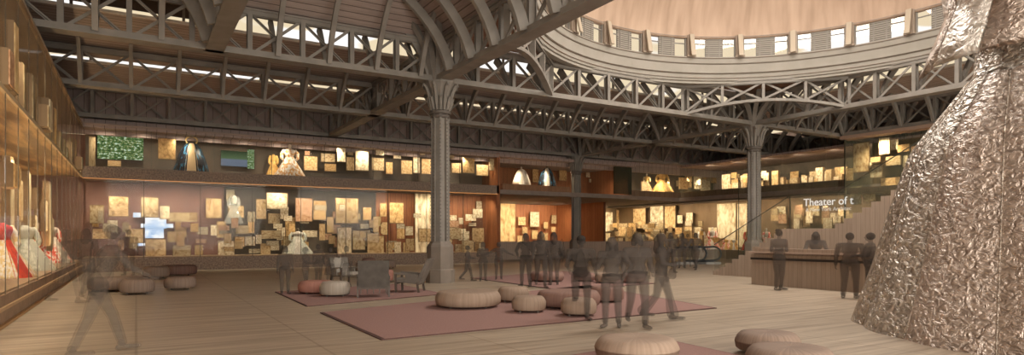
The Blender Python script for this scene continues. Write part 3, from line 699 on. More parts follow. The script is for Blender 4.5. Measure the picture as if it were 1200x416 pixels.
for i in range(22):
    x = random.uniform(894, 985); y = random.uniform(238, 256); rect_u('case behind stair', x, y, x+random.uniform(6, 14), y+random.uniform(7, 15), random.choice([37.4, 38.2, 39.0]), random.choice(['cream', 'ochre', 'dusty gold', 'russet']))
Z = 'tall green case'
for a, b1, c, d1, tn in ((1000,167,1019,202,'dusty gold'),(1030,161,1043,181,'cream'),(1044,163,1053,176,'cream'),(1052,169,1066,178,'amber'),(1038,183,1056,194,'dusty gold'),(1020,184,1032,190,'ochre'),(1012,190,1020,201,'cream'),(1068,171,1076,182,'russet'),(992,197,1000,212,'ochre'),(1020,193,1034,208,'grey gold'),(1032,208,1056,222,'ochre'),(996,218,1010,240,'grey gold'),(1012,220,1026,236,'dusty gold'),(1058,182,1064,196,'grey gold')):
    rect_u(Z, a, b1, c, d1, 34.4+random.choice([0, .3, .7]), tn)
# hang each piece clear of its neighbours: step it back or sideways until nothing touches
done = []
for p_ in PRINTS:
    zn, c, wd, hg, face, tone = p_
    isbox = 'boxes' in zn or zn == 'left wall case'
    th = random.uniform(.14, .28) if isbox else .06
    wd = max(wd, .12); hg = max(hg, .1); c0 = Vector(c); best = None
    bk_ = Vector((0, 1, 0)) if face == 'v' else Vector((1 if c0.x > 0 else -1, 0, 0)); sd_ = Vector((1, 0, 0)) if face == 'v' else Vector((0, 1, 0))
    for k_ in range(60):
        c1 = c0+bk_*(.08*(k_ % 10)-(.0 if k_ < 30 else .3))*(0 if zn in ('left wall case',) and k_ % 10 > 6 else 1)+sd_*.18*((k_//10)*(1 if k_ % 2 else -1))
        hx, hy = (wd/2, th/2+.012) if face == 'v' else (th/2+.012, wd/2)
        bx = (c1.x-hx, c1.x+hx, c1.y-hy, c1.y+hy, c1.z-hg/2, c1.z+hg/2)
        if all(bx[0] > b[1] or bx[1] < b[0] or bx[2] > b[3] or bx[3] < b[2] or bx[4] > b[5] or bx[5] < b[4] for b in done): best = (c1, bx); break
    if best is None: p_[0] = None; continue
    done.append(best[1]); p_[1] = best[0]; p_.append(th)
PRINTS = [p_ for p_ in PRINTS if p_[0]]
# label each by tone, row and place in its row
zones = {}
for p_ in PRINTS: zones.setdefault(p_[0], []).append(p_)
ZN = {'right lower boxes': 'lower far right case', 'right upper boxes': 'upper far right case', 'lower back case': 'lower back wall case', 'upper back case': 'upper back wall case', 'left wall case': 'left wall glass case', 'open gallery': 'gallery behind the small gowns', 'lower orange wall': 'orange wall under the gallery', 'lower right case': 'lower far right case', 'upper right case': 'upper far right case', 'case behind stair': 'case behind the stair', 'tall green case': 'tall green glass case'}
for zn, ps in zones.items():
    zs = sorted(p_[1][2] for p_ in ps); nrow = 3 if len(ps) > 24 else 2
    cuts = [zs[int(len(zs)*k/nrow)] for k in range(1, nrow)]
    rows = {}
    for p_ in ps:
        r = sum(p_[1][2] >= c for c in cuts); rows.setdefault(r, []).append(p_)
    nm = ['bottom', 'middle', 'top'] if nrow == 3 else ['bottom', 'top']
    for r, lst in rows.items():
        def sx(p_):
            q = Vector(p_[1]); dd = depth(q); return (q.x*CS-q.y*SN)/dd
        lst.sort(key=sx); cnt = {}
        for p_ in lst:
            _, c, wd, hg, face, tone, th = p_
            cnt[tone] = cnt.get(tone, 0)+1
            o = link('display_box' if 'boxes' in zn or zn == 'left wall case' else 'framed_print', PM); o.location = c; o.scale = (max(wd, .12), th/.05 if th > .1 else 1, max(hg, .1))
            if face == 'u': o.rotation_euler = (0, 0, -PI/2 if c[0] > 0 else PI/2)
            v = random.uniform(.8, 1.12); o.color = (*[min(1, q*v) for q in TONES[tone]], 1)
            kd = 'box' if 'boxes' in zn or zn == 'left wall case' else 'print'
            tag(o, '%s %s, %s such from left, %s row, %s' % (tone, kd, ORD[cnt[tone]], nm[r], ZN[zn]), 'display box' if kd == 'box' else 'framed print', ('display boxes in the ' if kd == 'box' else 'framed prints in the ')+ZN[zn])

# ------------------------------------------------------------------ screens
def screenmat(name, kind):
    m = bpy.data.materials.new(name); m.use_nodes = True; m.node_tree.nodes.clear()
    out = N(m, 'ShaderNodeOutputMaterial'); e = N(m, 'ShaderNodeEmission'); L(m, e.outputs[0], out.inputs[0])
    p = coords(m, (1, 1, 1), kind='Generated'); n = N(m, 'ShaderNodeTexNoise'); L(m, p.outputs[0], n.inputs['Vector'])
    if kind == 'green':
        n.inputs['Scale'].default_value = 14; n.inputs['Detail'].default_value = 6
        r = ramp(m, n.outputs[0], [(.35, (.02, .05, .015)), (.48, (.07, .16, .05)), (.55, (.20, .22, .07)), (.63, (.55, .75, .6))]); e.inputs[1].default_value = .9
        L(m, r.outputs[0], e.inputs[0])
    else:
        n.inputs['Scale'].default_value = 3; r = ramp(m, n.outputs[0], [(.4, (.45, .62, .85)), (.55, (.95, .98, 1))]); e.inputs[1].default_value = .95; L(m, r.outputs[0], e.inputs[0])
    return m
SCG, SCW = screenmat('foliage_picture', 'green'), screenmat('pale_blue_picture', 'white')
def screen(rects, V, m, label):
    t = None; A = PV(rects[0][0], rects[0][1], V)
    t = empty('video_screen', (A.x, V, A.z), 0, label, 'screen')
    s = MB(); s2 = MB()
    for x0, y0, x1, y1 in rects:
        a = PV(x0, y0, V); c = PV(x1, y1, V); z0 = PV(x1, y1, V).z; z1 = PV(x0, y0, V).z
        s.box(a.x-A.x, c.x-A.x, 0, .03, z0-A.z, z1-A.z); s2.box(a.x-A.x, c.x-A.x, .03, .08, z0-A.z, z1-A.z)
    s.build('picture', m, t); s2.build('backing', IROND, t)
screen([(114, 155, 140, 187), (140, 158, 168, 188)], 36.1, SCG, 'wide video screen of green foliage left of the black cape')
screen([(290, 175, 298, 198)], 36.1, SCG, 'dim narrow screen strip right of the black and blue cape')
screen([(156, 249, 185, 255), (170, 255, 195, 268), (165, 262, 203, 267), (170, 268, 192, 279), (156, 285, 170, 288), (184, 257, 192, 262)], 36.4, SCW, 'bright white and blue cut-out screen in the lower case')
m = bpy.data.materials.new('blue_garden_picture'); m.use_nodes = True; m.node_tree.nodes.clear()
out = N(m, 'ShaderNodeOutputMaterial'); e = N(m, 'ShaderNodeEmission'); L(m, e.outputs[0], out.inputs[0]); e.inputs[1].default_value = .5
t = N(m, 'ShaderNodeTexCoord'); sp = N(m, 'ShaderNodeSeparateXYZ'); L(m, t.outputs['Generated'], sp.inputs[0])
r = ramp(m, sp.outputs[2], [(.0, (.22, .28, .36)), (.42, (.25, .30, .40)), (.5, (.16, .25, .12)), (1, (.05, .08, .04))]); L(m, r.outputs[0], e.inputs[0])
screen([(259, 176, 298, 196)], 36.2, m, 'screen showing blue water and green trees beside the cape')

# ------------------------------------------------------------------ gowns and robes on stands
def cloth(name, c0, c1, ns=6, sc=(1, 1, .25), lo=.42, hi=.58, rough=.7): return noisy(name, c0, c1, sc, ns, rough, lo, hi, 3)
def gown(name, p, h, rb, m_skirt, m_front, label, head=None, arms=None, rot=0, cape=False, cat='gown', split=True, waist=.62, sy=1.0):
    t = empty(name, p, rot, label, cat)
    MB.sm = True
    s = MB(); n = 40; zw = h*waist
    prof = [(rb, 0), (rb*.97, .04*h), (rb*.80, .18*h), (rb*.60, .34*h), (rb*.42, .48*h), (rb*.26, zw)]
    if cape: prof = [(rb, 0), (rb*.88, .22*h), (rb*.72, .48*h), (rb*.56, .68*h), (rb*.42, .80*h), (rb*.30, .86*h), (rb*.14, .89*h)]; zw = .80*h
    s.lathe([(r, z) for r, z in prof], n, fn=lambda a, r, z: 1+.045*math.cos(a*10)*min(1, r/rb*1.3)); o = s.build('skirt', m_skirt, t); o.scale = (1, sy, 1)
    if not cape:
     s = MB(); s.lathe([(rb*.26, zw), (rb*.30, zw+.06*h), (rb*.38, h*.78), (rb*.36, h*.84), (rb*.14, h*.88), (.05*h, h*.9)], 20); o = s.build('bodice', m_front or m_skirt, t); o.scale = (1, .75, 1)
    for sg in (() if cape else (-1, 1)):
        s = MB(); s.tube([(sg*rb*.34, 0, h*.84), (sg*rb*.50, -.02, h*.72), (sg*rb*.52, -.08, h*.58), (sg*rb*.40, -.16, h*.5)], [.05*h, .055*h, .05*h, .035*h], 10); s.build('sleeve', m_skirt, t)
    if split:
        s = MB(); rings = []
        for r, z in prof[:-1]:
            rings.append([(r*1.03*math.cos(a), r*1.03*math.sin(a)*sy, z) for a in [(-PI/2-.38+.76*k/5) for k in range(6)]])
        if not cape: rings.append([(rb*.28*math.cos(a), rb*.28*math.sin(a)*sy, zw) for a in [(-PI/2-.5+1.0*k/5) for k in range(6)]])
        s.loft(rings, closed=False, cap=False); s.build('front_panel', m_front, t)
    if head:
        s = MB(); s.capsule((0, 0, h*.88), (0, 0, h*.93), .035*h, .03*h); s.ell((0, 0, h*.965), .05*h, .055*h, .065*h); s.build('mannequin_head', head, t)
    MB.sm = False
    return t
M_ = lambda n_, c_, r_=.6: mat(n_, c_, r_)
WHITEC = cloth('ivory_silk', (.80, .76, .66), (.55, .48, .38)); GOLDC = cloth('gold_brocade', (.78, .50, .16), (.55, .30, .08)); REDC = cloth('red_silk', (.70, .05, .02), (.45, .02, .015))
BLUEC = cloth('black_blue_satin', (.012, .014, .02), (.05, .28, .48), 12, (1, 1, .06), .56, .62, .4); CREAMC = cloth('white_gold_embroidery', (.85, .80, .70), (.62, .32, .10), 9, (1, 1, .6))
REDW = cloth('red_white_stripes', (.75, .05, .02), (.88, .82, .70), 24, (1, 1, .06), .47, .53); SILV = cloth('silver_organza', (.45, .46, .38), (.68, .67, .55), 18, (1, 1, .06))
def gown_px(name, x, yt, yb, wpx, V, axis, **k):
    p = PV(x, yb, V) if axis == 'v' else PU(x, yb, V); dd = depth(p); h = (yb-yt)/F*dd; rb = wpx/2/F*dd
    return p, h, rb
def place(x, yt, yb, wpx, V, axis, ms, mf, label, zfix=None, **k):
    p, h, rb = gown_px('', x, yt, yb, wpx, V, axis)
    k['rot'] = -math.atan2(p.x, p.y)+k.get('turn', 0); k.pop('turn', None)
    if zfix is not None: dd = depth(p); top = p.z+h; p.z = zfix; h = top-zfix
    return gown('mannequin_gown', p, h, rb, ms, mf, label, **k)
HEADM = M_('pale_mannequin', (.7, .62, .5))
g = place(224.5, 163, 200.5, 37, 35.4, 'v', BLUEC, M_('cream_gold_panel', (.72, .52, .28)), 'black and blue cape with cream front under a gold ring collar', head=None, cape=True, zfix=4.87, rot=-.5)
MB.sm = True
s = MB(); q = [(.26*math.cos(a), 0, 1.60+.20*math.sin(a)) for a in [2*PI*k/20 for k in range(21)]]; s.tube(q, .035, 6, cap=False)
s.build('ring_collar', M_('bright_gold', (.85, .60, .22), .3), g); MB.sm = False
place(339.5, 170, 205, 34, 35.2, 'v', CREAMC, CREAMC, 'white and gold embroidered robe with crown on the upper case', head=HEADM, zfix=4.87, rot=-.4)
place(320.5, 178, 206, 17, 36.0, 'v', GOLDC, GOLDC, 'dull gold robe half hidden behind the white embroidered robe', zfix=4.87, rot=-.4)
place(349, 268, 303, 34, 35.3, 'v', SILV, WHITEC, 'pale ivory gown in the lower back case behind the children', head=M_('dark_head', (.1, .08, .06)), zfix=.69, rot=-.4, waist=.7)
place(274, 225, 262, 20, 35.8, 'v', glassy('sheer_silver', (.6, .62, .55), .35, .05), M_('sheer_front', (.5, .48, .4)), 'sheer silver beaded gown hanging high in the lower case', rot=-.4, split=False)
place(611, 196, 217, 22, 35.7, 'v', WHITEC, WHITEC, 'small white cape gown on the gallery plinth', cape=True, head=HEADM, zfix=5.05, rot=-.6, waist=.72)
place(641, 194, 217.5, 22, 35.7, 'v', BLUEC, WHITEC, 'small blue black and white gown on the gallery plinth', cape=True, head=M_('dark_head2', (.1, .08, .06)), zfix=5.05, rot=-.9)
place(776, 201, 226, 26, 35.8, 'v', GOLDC, GOLDC, 'bright gold triangular gown on the dark upper plinth', head=WHITEC, zfix=5.05, rot=-1.1)
place(758, 204, 226, 14, 36.2, 'v', cloth('dull_gold', (.5, .36, .18), (.35, .22, .1)), GOLDC, 'dull gold small gown left of the bright gold gown', head=HEADM, zfix=5.05, rot=-1.1)
place(835, 267, 292, 18, 37.4, 'u', REDW, WHITEC, 'white and red gown above the escalator handrails', head=WHITEC, zfix=.68, rot=-1.1)
place(822, 268, 290, 14, 37.9, 'u', WHITEC, GOLDC, 'cream gown left of the white and red gown', head=WHITEC, zfix=.68, rot=-1.1)
place(851, 279, 293, 14, 37.2, 'u', REDW, GOLDC, 'low red and white gown left of the large red robe', zfix=.68, rot=-1.1)
place(860, 279, 293, 12, 37.2, 'u', GOLDC, WHITEC, 'low gold gown between the two red gowns', zfix=.68, rot=-1.1)
place(876, 268, 294, 14, 37.0, 'u', REDC, GOLDC, 'tall red robe with gold front left of the column', head=M_('gold_head', (.8, .6, .25)), zfix=.68, rot=-1.1)
place(898, 268, 290, 14, 37.0, 'u', REDW, WHITEC, 'red and white robe right of the column base', head=WHITEC, zfix=.68, rot=-1.1)
place(920, 268, 288, 10, 37.0, 'u', REDC, WHITEC, 'red topped figure behind the arms-folded person', head=M_('gold_head2', (.8, .6, .25)), zfix=.68, rot=-1.1)
# left case gowns
gown('mannequin_gown', (-2.95, 24.4, .6), 1.55, .78, SILV, glassy('organza_front', (.7, .7, .6), .7), 'wide silver crinoline gown in the left wall case', rot=.9)
gown('mannequin_gown', (-2.95, 31.0, .6), 1.65, .74, REDW, WHITEC, 'red gown with white and gold stripes in the left case', rot=.9)
gown('mannequin_gown', (-2.95, 20.4, .6), 1.55, .72, cloth('gold_white', (.75, .55, .25), (.85, .8, .7), 22), REDC, 'gold and red gown at the nearest end of left case', rot=.9)
gown('mannequin_gown', (-3.3, 28.2, .6), 1.6, .62, REDC, REDW, 'plain red gown between the silver and striped gowns, left case', rot=.9)

# ------------------------------------------------------------------ stair, parapet, desk, escalator
US = 21.3
st_ = empty('stair', (US, 0, 0), 0, 'pale wood stepped stair parapet rising behind the desk', 'stair')
tops = []
prof_y = [PU(845, 322, US).y]
y = 18.75; z = 0; pts = [(y, 0)]
for i in range(11):
    z += .176; pts.append((y, z)); y -= .335; pts.append((y, z))
y = 13.25; pts[-1] = (y, z)
for i in range(14):
    z += .176; pts.append((y, z)); y -= .32; pts.append((y, z))
y0 = y-2; pts.append((y0, z)); pts.append((y0, 0))
s = MB(); n = len(pts)
s.add([(0, a, b1) for a, b1 in pts]+[(.18, a, b1) for a, b1 in pts], [tuple(range(n)), tuple(range(n, 2*n))[::-1]]+[(i, (i+1) % n, n+(i+1) % n, n+i) for i in range(n)])
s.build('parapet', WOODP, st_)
s = MB()
for (a, b1), (c, d1) in zip(pts[1:-2:2], pts[2:-1:2]): s.box(.18, 3.2, c, a, b1-.18, b1-.04)
s.build('treads', CASEFLOOR, st_)
s = MB()
for k, x in enumerate(()): pass
gl = empty('glass_balustrade', (US+.09, 0, 0), 0, 'clear glass balustrade following the stair steps', 'balustrade')
def gpan(y_a, z_a, y_b, z_b, nm='glass_pane'):
    s = MB(); lo_a = z_a-1.35; lo_b = z_b-1.35
    s.add([(0, y_a, lo_a), (0, y_b, lo_b), (0, y_b, z_b), (0, y_a, z_a), (.02, y_a, lo_a), (.02, y_b, lo_b), (.02, y_b, z_b), (.02, y_a, z_a)], [(0,1,2,3),(7,6,5,4),(0,4,5,1),(1,5,6,2),(2,6,7,3),(3,7,4,0)])
    s.build(nm, GLASSG, gl); MB().bar((0, y_a, z_a), (0, y_b, z_b), .03, .03).build('edge_rail', SEAM, gl)
gpan(18.75, 1.3, 15.1, 3.2); gpan(15.1, 3.2, 13.25, 3.2); gpan(13.25, 3.2, 9.0, 5.5)
MB().bar((0, 15.1, 1.9), (0, 15.1, 3.2), .03, .03).build('edge_post', SEAM, gl)

dk = empty('reception_desk', (18.4, 14.3, 0), 0, 'long pale wood reception desk in front of the stair', 'desk')
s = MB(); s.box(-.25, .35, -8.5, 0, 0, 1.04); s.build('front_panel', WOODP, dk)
MB().box(-.28, .6, -8.52, .02, .86, .93).build('gap_shade', GAP, dk)  # solid dark strip, the gap's shade put into its colour
s = MB(); s.box(-.32, .75, -8.55, .05, 1.08, 1.13); s.build('worktop', M_('desk_top', (.42, .31, .25), .4), dk)
s = MB(); s.box(-.2, .1, -8.4, -.1, .95, 1.24); s.build('upstand', WOODP, dk)

pa = empty('wood_parapet', (0, 38.2, 0), 0, 'low wood parapet behind the group of people', 'parapet')
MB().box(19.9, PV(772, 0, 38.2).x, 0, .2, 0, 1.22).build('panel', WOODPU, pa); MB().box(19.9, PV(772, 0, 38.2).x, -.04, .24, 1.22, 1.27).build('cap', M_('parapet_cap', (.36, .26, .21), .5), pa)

def handrail(x, yb, label, V):
    p = G(x, yb); dd = depth(p); k = dd/F
    t = empty('escalator_handrail', p, -YAW*1.0, label, 'escalator')
    pts = [(-1.3, 0, .62), (-1.3+.4, 0, .95)]
    pts = [(-1.6, 0, .98), (-.3, 0, 1.02)]+[(.45*math.sin(a)-.1, 0, .62+.42*math.cos(a)) for a in [PI*k/8 for k in range(0, 9)]]+[(-.9, 0, .2)]
    MB.sm = True; s = MB(); s.tube(pts, .06, 8); s.build('handrail', M_('black_rubber', (.03, .035, .04), .4), t); MB.sm = False
    MB().box(-1.6, .15, -.02, .02, .25, .95).build('side_glass', GLASSG, t); MB().box(-1.5, .25, -.3, .3, 0, .14).build('comb_plate', M_('steel_plate', (.35, .33, .30), .4), t)
handrail(838, 309.5, 'black looped escalator handrail nearest the red gowns', 0)
handrail(821, 309.5, 'black looped escalator handrail partly behind the standing visitors', 0)

# wall lettering
def letters(txt, size, p, label, m):
    cu = bpy.data.curves.new('wall_lettering', 'FONT'); cu.body = txt; cu.size = size; cu.extrude = .01; cu.materials.append(m)
    tmp = bpy.data.objects.new('tmp', cu); C.objects.link(tmp)
    me = bpy.data.meshes.new_from_object(tmp.evaluated_get(bpy.context.evaluated_depsgraph_get())); bpy.data.objects.remove(tmp)
    me.name = 'wall_lettering'; o = link('wall_lettering', me, None, p); o.rotation_euler = (PI/2, 0, -PI/2)
    return tag(o, label, 'lettering')
LM = emis('emissive_white_letters', (1, .97, .92), .85)  # letters drawn in plain white emission
p = PU(941.5, 241.5, 33.0)
letters('Theater of t', .60, p, 'large white words on the glass behind the stair', LM)
p = PU(944, 248, 33.0)
letters('A New York Architec', .30, p, 'small faint white line under the large words', emis('faint_letters', (.8, .76, .68), .6))
hp = empty('glass_screen', (33.05, 0, 0), 0, 'clear glass screen carrying white lettering behind the stair', 'glass screen')
MB().box(0, .02, 20.4, 27, .2, 5.4).build('glass_pane', GLASSG, hp); MB().box(-.01, .03, 27, 27.04, .2, 5.4).build('edge_post', SEAM, hp)

# ------------------------------------------------------------------ rugs
def rug(px, label):
    pts = [G(x, y) for x, y in px]; c = sum(pts, Vector())/len(pts); s = MB()
    ctr = [(p.x-c.x, p.y-c.y) for p in pts]
    area = sum(ctr[i][0]*ctr[(i+1) % 4][1]-ctr[(i+1) % 4][0]*ctr[i][1] for i in range(4))
    if area < 0: ctr = ctr[::-1]
    n = len(ctr); inner = [(x*.985, y*.985) for x, y in ctr]
    t = empty('rug', (c.x, c.y, 0), 0, label, 'rug')
    s = MB(); prism(s, inner, .0, .022); s.build('pile', RUG, t)
    s = MB(); 
    s.add([(x, y, 0) for x, y in ctr]+[(x, y, .018) for x, y in ctr]+[(x, y, .018) for x, y in inner]+[(x, y, 0) for x, y in inner],
          sum([[(i, (i+1) % n, n+(i+1) % n, n+i), (n+i, n+(i+1) % n, 2*n+(i+1) % n, 2*n+i)] for i in range(n)], []))
    s.build('binding', RUGEDGE, t)
rug([(375, 367), (447, 399), (840, 361.5), (690, 334.5)], 'large rose rug under the round beige ottomans in the middle')
rug([(322, 342.5), (359.5, 359.5), (522, 345), (465, 333)], 'rose rug under the armchair and the children at left')
rug([(551, 326), (662, 341), (768, 332.5), (660, 318)], 'far rose rug behind the ottomans, under three standing women')
rug([(560, 436), (780, 398.5), (925, 430), (700, 520)], 'rose rug at the bottom edge under the nearest ottoman')

# ------------------------------------------------------------------ ottomans
def ottmat(name, c0, c1):
    m = mat(name, c0, .75, 0, .25); b = m.node_tree.nodes['Principled BSDF']
    t = N(m, 'ShaderNodeTexCoord'); s = N(m, 'ShaderNodeSeparateXYZ'); L(m, t.outputs['Object'], s.inputs[0])
    at = N(m, 'ShaderNodeMath'); at.operation = 'ARCTAN2'; L(m, s.outputs[1], at.inputs[0]); L(m, s.outputs[0], at.inputs[1])
    mu = N(m, 'ShaderNodeMath'); mu.operation = 'MULTIPLY'; mu.inputs[1].default_value = 9; L(m, at.outputs[0], mu.inputs[0])
    cb = N(m, 'ShaderNodeCombineXYZ'); L(m, mu.outputs[0], cb.inputs[0])
    n = N(m, 'ShaderNodeTexNoise'); n.inputs['Scale'].default_value = 1.4; n.inputs['Detail'].default_value = 3; L(m, cb.outputs[0], n.inputs['Vector'])
    r = ramp(m, n.outputs[0], [(.35, c0), (.65, c1)]); L(m, r.outputs[0], b.inputs['Base Color']); return m
OM = {'beige': ottmat('beige_fabric', (.29, .208, .152), (.365, .27, .205)), 'rose': ottmat('rose_brown_fabric', (.235, .142, .115), (.30, .185, .15)), 'pink': ottmat('pink_fabric', (.36, .17, .13), (.44, .22, .175)),
      'grey': ottmat('grey_fabric', (.34, .29, .24), (.42, .36, .30)), 'brown': ottmat('brown_fabric', (.21, .15, .115), (.29, .21, .165)), 'dark': ottmat('dark_brown_fabric', (.15, .085, .065), (.21, .125, .10))}
OC = {}
def ottoman(x0, x1, yt, yb, col, label, long=None, zb=0.02):
    # contact front yb at ground
    cx = (x0+x1)/2; pf = G(cx, yb); d0 = depth(pf); wd = (x1-x0)/F*d0; r = wd/2/(1-wd/2/d0*.0+0); 
    r = (x1-x0)/2/F*(d0+wd/2); dirn = Vector((ray(cx, 300).x, ray(cx, 300).y, 0)).normalized()
    if long: ry = long
    else: ry = r
    c = pf+dirn*ry*.96; dc = depth(c)
    # height from the far/near rim: top ellipse's highest point
    hgt = EYE-(yt-HZ)/F*(dc+ry*.85); hgt = max(.30, min(.62, hgt))
    t = empty('ottoman', (c.x, c.y, zb), -math.atan2(dirn.x, dirn.y), label, 'ottoman', 'round upholstered ottomans')
    key = (round(hgt/r, 1), col); MB.sm = True
    s = MB(); n = 72; rr = .16*hgt/.4; e = min(.13, r*.35)
    prof = [(r*.90, .045), (r*.97, .07), (r, .15), (r*1.005, hgt*.5), (r, hgt-e), (r-.25*e, hgt-.5*e), (r-.6*e, hgt-.15*e), (r-1.2*e, hgt-.01), (r*.45, hgt), (r*.1, hgt-.012), (.002, hgt-.02)]
    s.lathe(prof, n, fn=lambda a, q, z: 1-.012*abs(math.cos(a*9))**6 if q > .3*r else 1)
    s.build('cushion', OM[col], t); MB.sm = False
    t.children[0].scale = (1, ry/r, 1)
    for k in range(4):
        a = PI/4+k*PI/2; fx, fy = math.cos(a)*r*.72, math.sin(a)*ry*.72
        MB().lathe([(.03, 0), (.03, .05)], 8, c=(fx, fy, 0)).build('foot', IROND, t)
    return t
ottoman(510, 587, 338.5, 364.5, 'beige', 'largest beige round ottoman at left of the middle rug')
ottoman(583, 620, 335, 356, 'beige', 'beige ottoman between the largest one and the small front one')
ottoman(599.5, 640, 345.5, 368.5, 'beige', 'small beige ottoman in front on the middle rug edge')
ottoman(629, 703, 338, 364.5, 'rose', 'wide rose brown ottoman in the middle of the cluster')
ottoman(657, 699, 348, 373, 'beige', 'small beige ottoman behind the legs of capped man')
ottoman(691, 731, 334, 356, 'rose', 'rose ottoman behind the legs of the second woman')
ottoman(697, 724, 319, 333, 'beige', 'distant beige ottoman seen through the front walkers', )
ottoman(728, 757, 319, 333, 'rose', 'distant rose ottoman at right end of far rug')
ottoman(672, 698, 319, 331, 'rose', 'distant rose ottoman seen beside the capped man')
ottoman(621, 661, 317.5, 331.5, 'rose', 'rose ottoman behind the three standing women')
ottoman(697, 795, 400, 432, 'beige', 'big beige ottoman cut by the bottom edge')
ottoman(863, 936, 394, 421, 'brown', 'brown ottoman at the bottom edge before the silvery gown')
ottoman(876, 975, 410.5, 446, 'brown', 'lowest brown ottoman mostly below the bottom edge')
ottoman(108, 166, 323.5, 342.5, 'brown', 'wide brown ottoman beside the striding visitor')
ottoman(142, 179, 326, 346, 'brown', 'small brown ottoman in front of the wide brown one')
ottoman(169, 197, 312, 327, 'brown', 'brown ottoman left of the long dark one by the back case')
ottoman(190, 229, 310, 324, 'dark', 'dark brown ottoman nearest the back case at left')
ottoman(194, 228, 323.5, 340.5, 'brown', 'brown ottoman alone on the floor right of the left cluster')
ottoman(350, 392, 328, 346, 'pink', 'pink ottoman behind the legs of the children')
ottoman(375, 410, 329, 349, 'grey', 'grey ottoman at the front of the left rug')
ottoman(417, 450, 304.5, 326, 'brown', 'brown ottoman behind the dark armchair')
ottoman(449, 464, 304.5, 315, 'brown', 'small brown ottoman far behind the armchair')
ottoman(446, 461, 316, 331, 'pink', 'small pink ottoman right behind the dark armchair')
ottoman(424, 440, 302, 314, 'rose', 'farthest rose ottoman behind the brown one')

# ------------------------------------------------------------------ chairs
def chair(name, p, rz, fab, wood, label, wd=.72, back_h=.82, slant=.22, arms=True, rungs=True):
    t = empty(name, p, rz, label, 'armchair'); w2 = wd/2
    def K(nm, m, f): s = MB(); f(s); return s.build(nm, m, t)
    def slab(s, a, bq, th, wd_):
        s.bar(a, bq, wd_, th)
    # faces -y
    K('seat', fab, lambda s: (s.loft([[(-w2+.04, -.34, .30), (w2-.04, -.34, .30), (w2-.04, -.36, .41), (-w2+.04, -.36, .41)], [(-w2+.04, .30, .24), (w2-.04, .30, .24), (w2-.04, .30, .36), (-w2+.04, .30, .36)]])))
    K('backrest', fab, lambda s: (s.loft([[(-w2+.02, .24, .26), (w2-.02, .24, .26), (w2-.02, .36, .26), (-w2+.02, .36, .26)], [(-w2+.0, .24+slant, back_h), (w2, .24+slant, back_h), (w2, .33+slant, back_h), (-w2, .33+slant, back_h)]])))
    for sx in (-1, 1):
        for yy in (-.32, .36): K('leg', wood, lambda s: s.bar((sx*(w2), yy, 0), (sx*w2, yy+(-.02 if yy < 0 else -.06), .56 if yy < 0 else .30), .05, .06, up=(0, 1, 0)))
        if arms: K('arm', fab if fab is not None else wood, lambda s: (s.bar((sx*w2, -.36, .56), (sx*w2, .34, .50), .06, .05), s.bar((sx*w2, -.05, .40), (sx*w2, .32, .36), .035, .24)))
    if rungs:
        for i in range(5): K('slat', wood, lambda s: s.bar((-w2+.08+i*(wd-.16)/4, .34, .10), (-w2+.08+i*(wd-.16)/4, .34, .26), .03, .03))
    K('rail', wood, lambda s: (s.bar((-w2, .34, .24), (w2, .34, .24), .04, .04), s.bar((-w2, -.32, .26), (w2, -.32, .26), .04, .04)))
    return t
DG = noisy('charcoal_upholstery', (.085, .072, .062), (.115, .10, .085), ns=5, rough=.8); LG = noisy('light_grey_upholstery', (.30, .27, .23), (.40, .36, .31), ns=4, rough=.8); MG = noisy('mid_grey_upholstery', (.15, .128, .108), (.20, .17, .145), ns=4, rough=.8)
WL = mat('chair_wood', (.10, .075, .06), .5)
pc = G(434.5, 349); chair('armchair', pc+Vector((.14, .22, .02)), PI-YAW*.0-.30, DG, WL, 'dark charcoal armchair seen from behind on the left rug', wd=.82, back_h=.98, slant=.06)
pc = G(481, 343.5); chair('armchair', pc+Vector((.1, .3, .02)), -PI/2-.65, MG, WL, 'grey reclined lounge chair beside the nearest column', wd=.66, back_h=.98, slant=.36, rungs=False)
pc = G(404, 333); chair('armchair', pc+Vector((.1, .3, .02)), .25, LG, WL, 'light grey armchair behind the grey ottoman and child', wd=.7, back_h=.88, slant=.2, rungs=False)

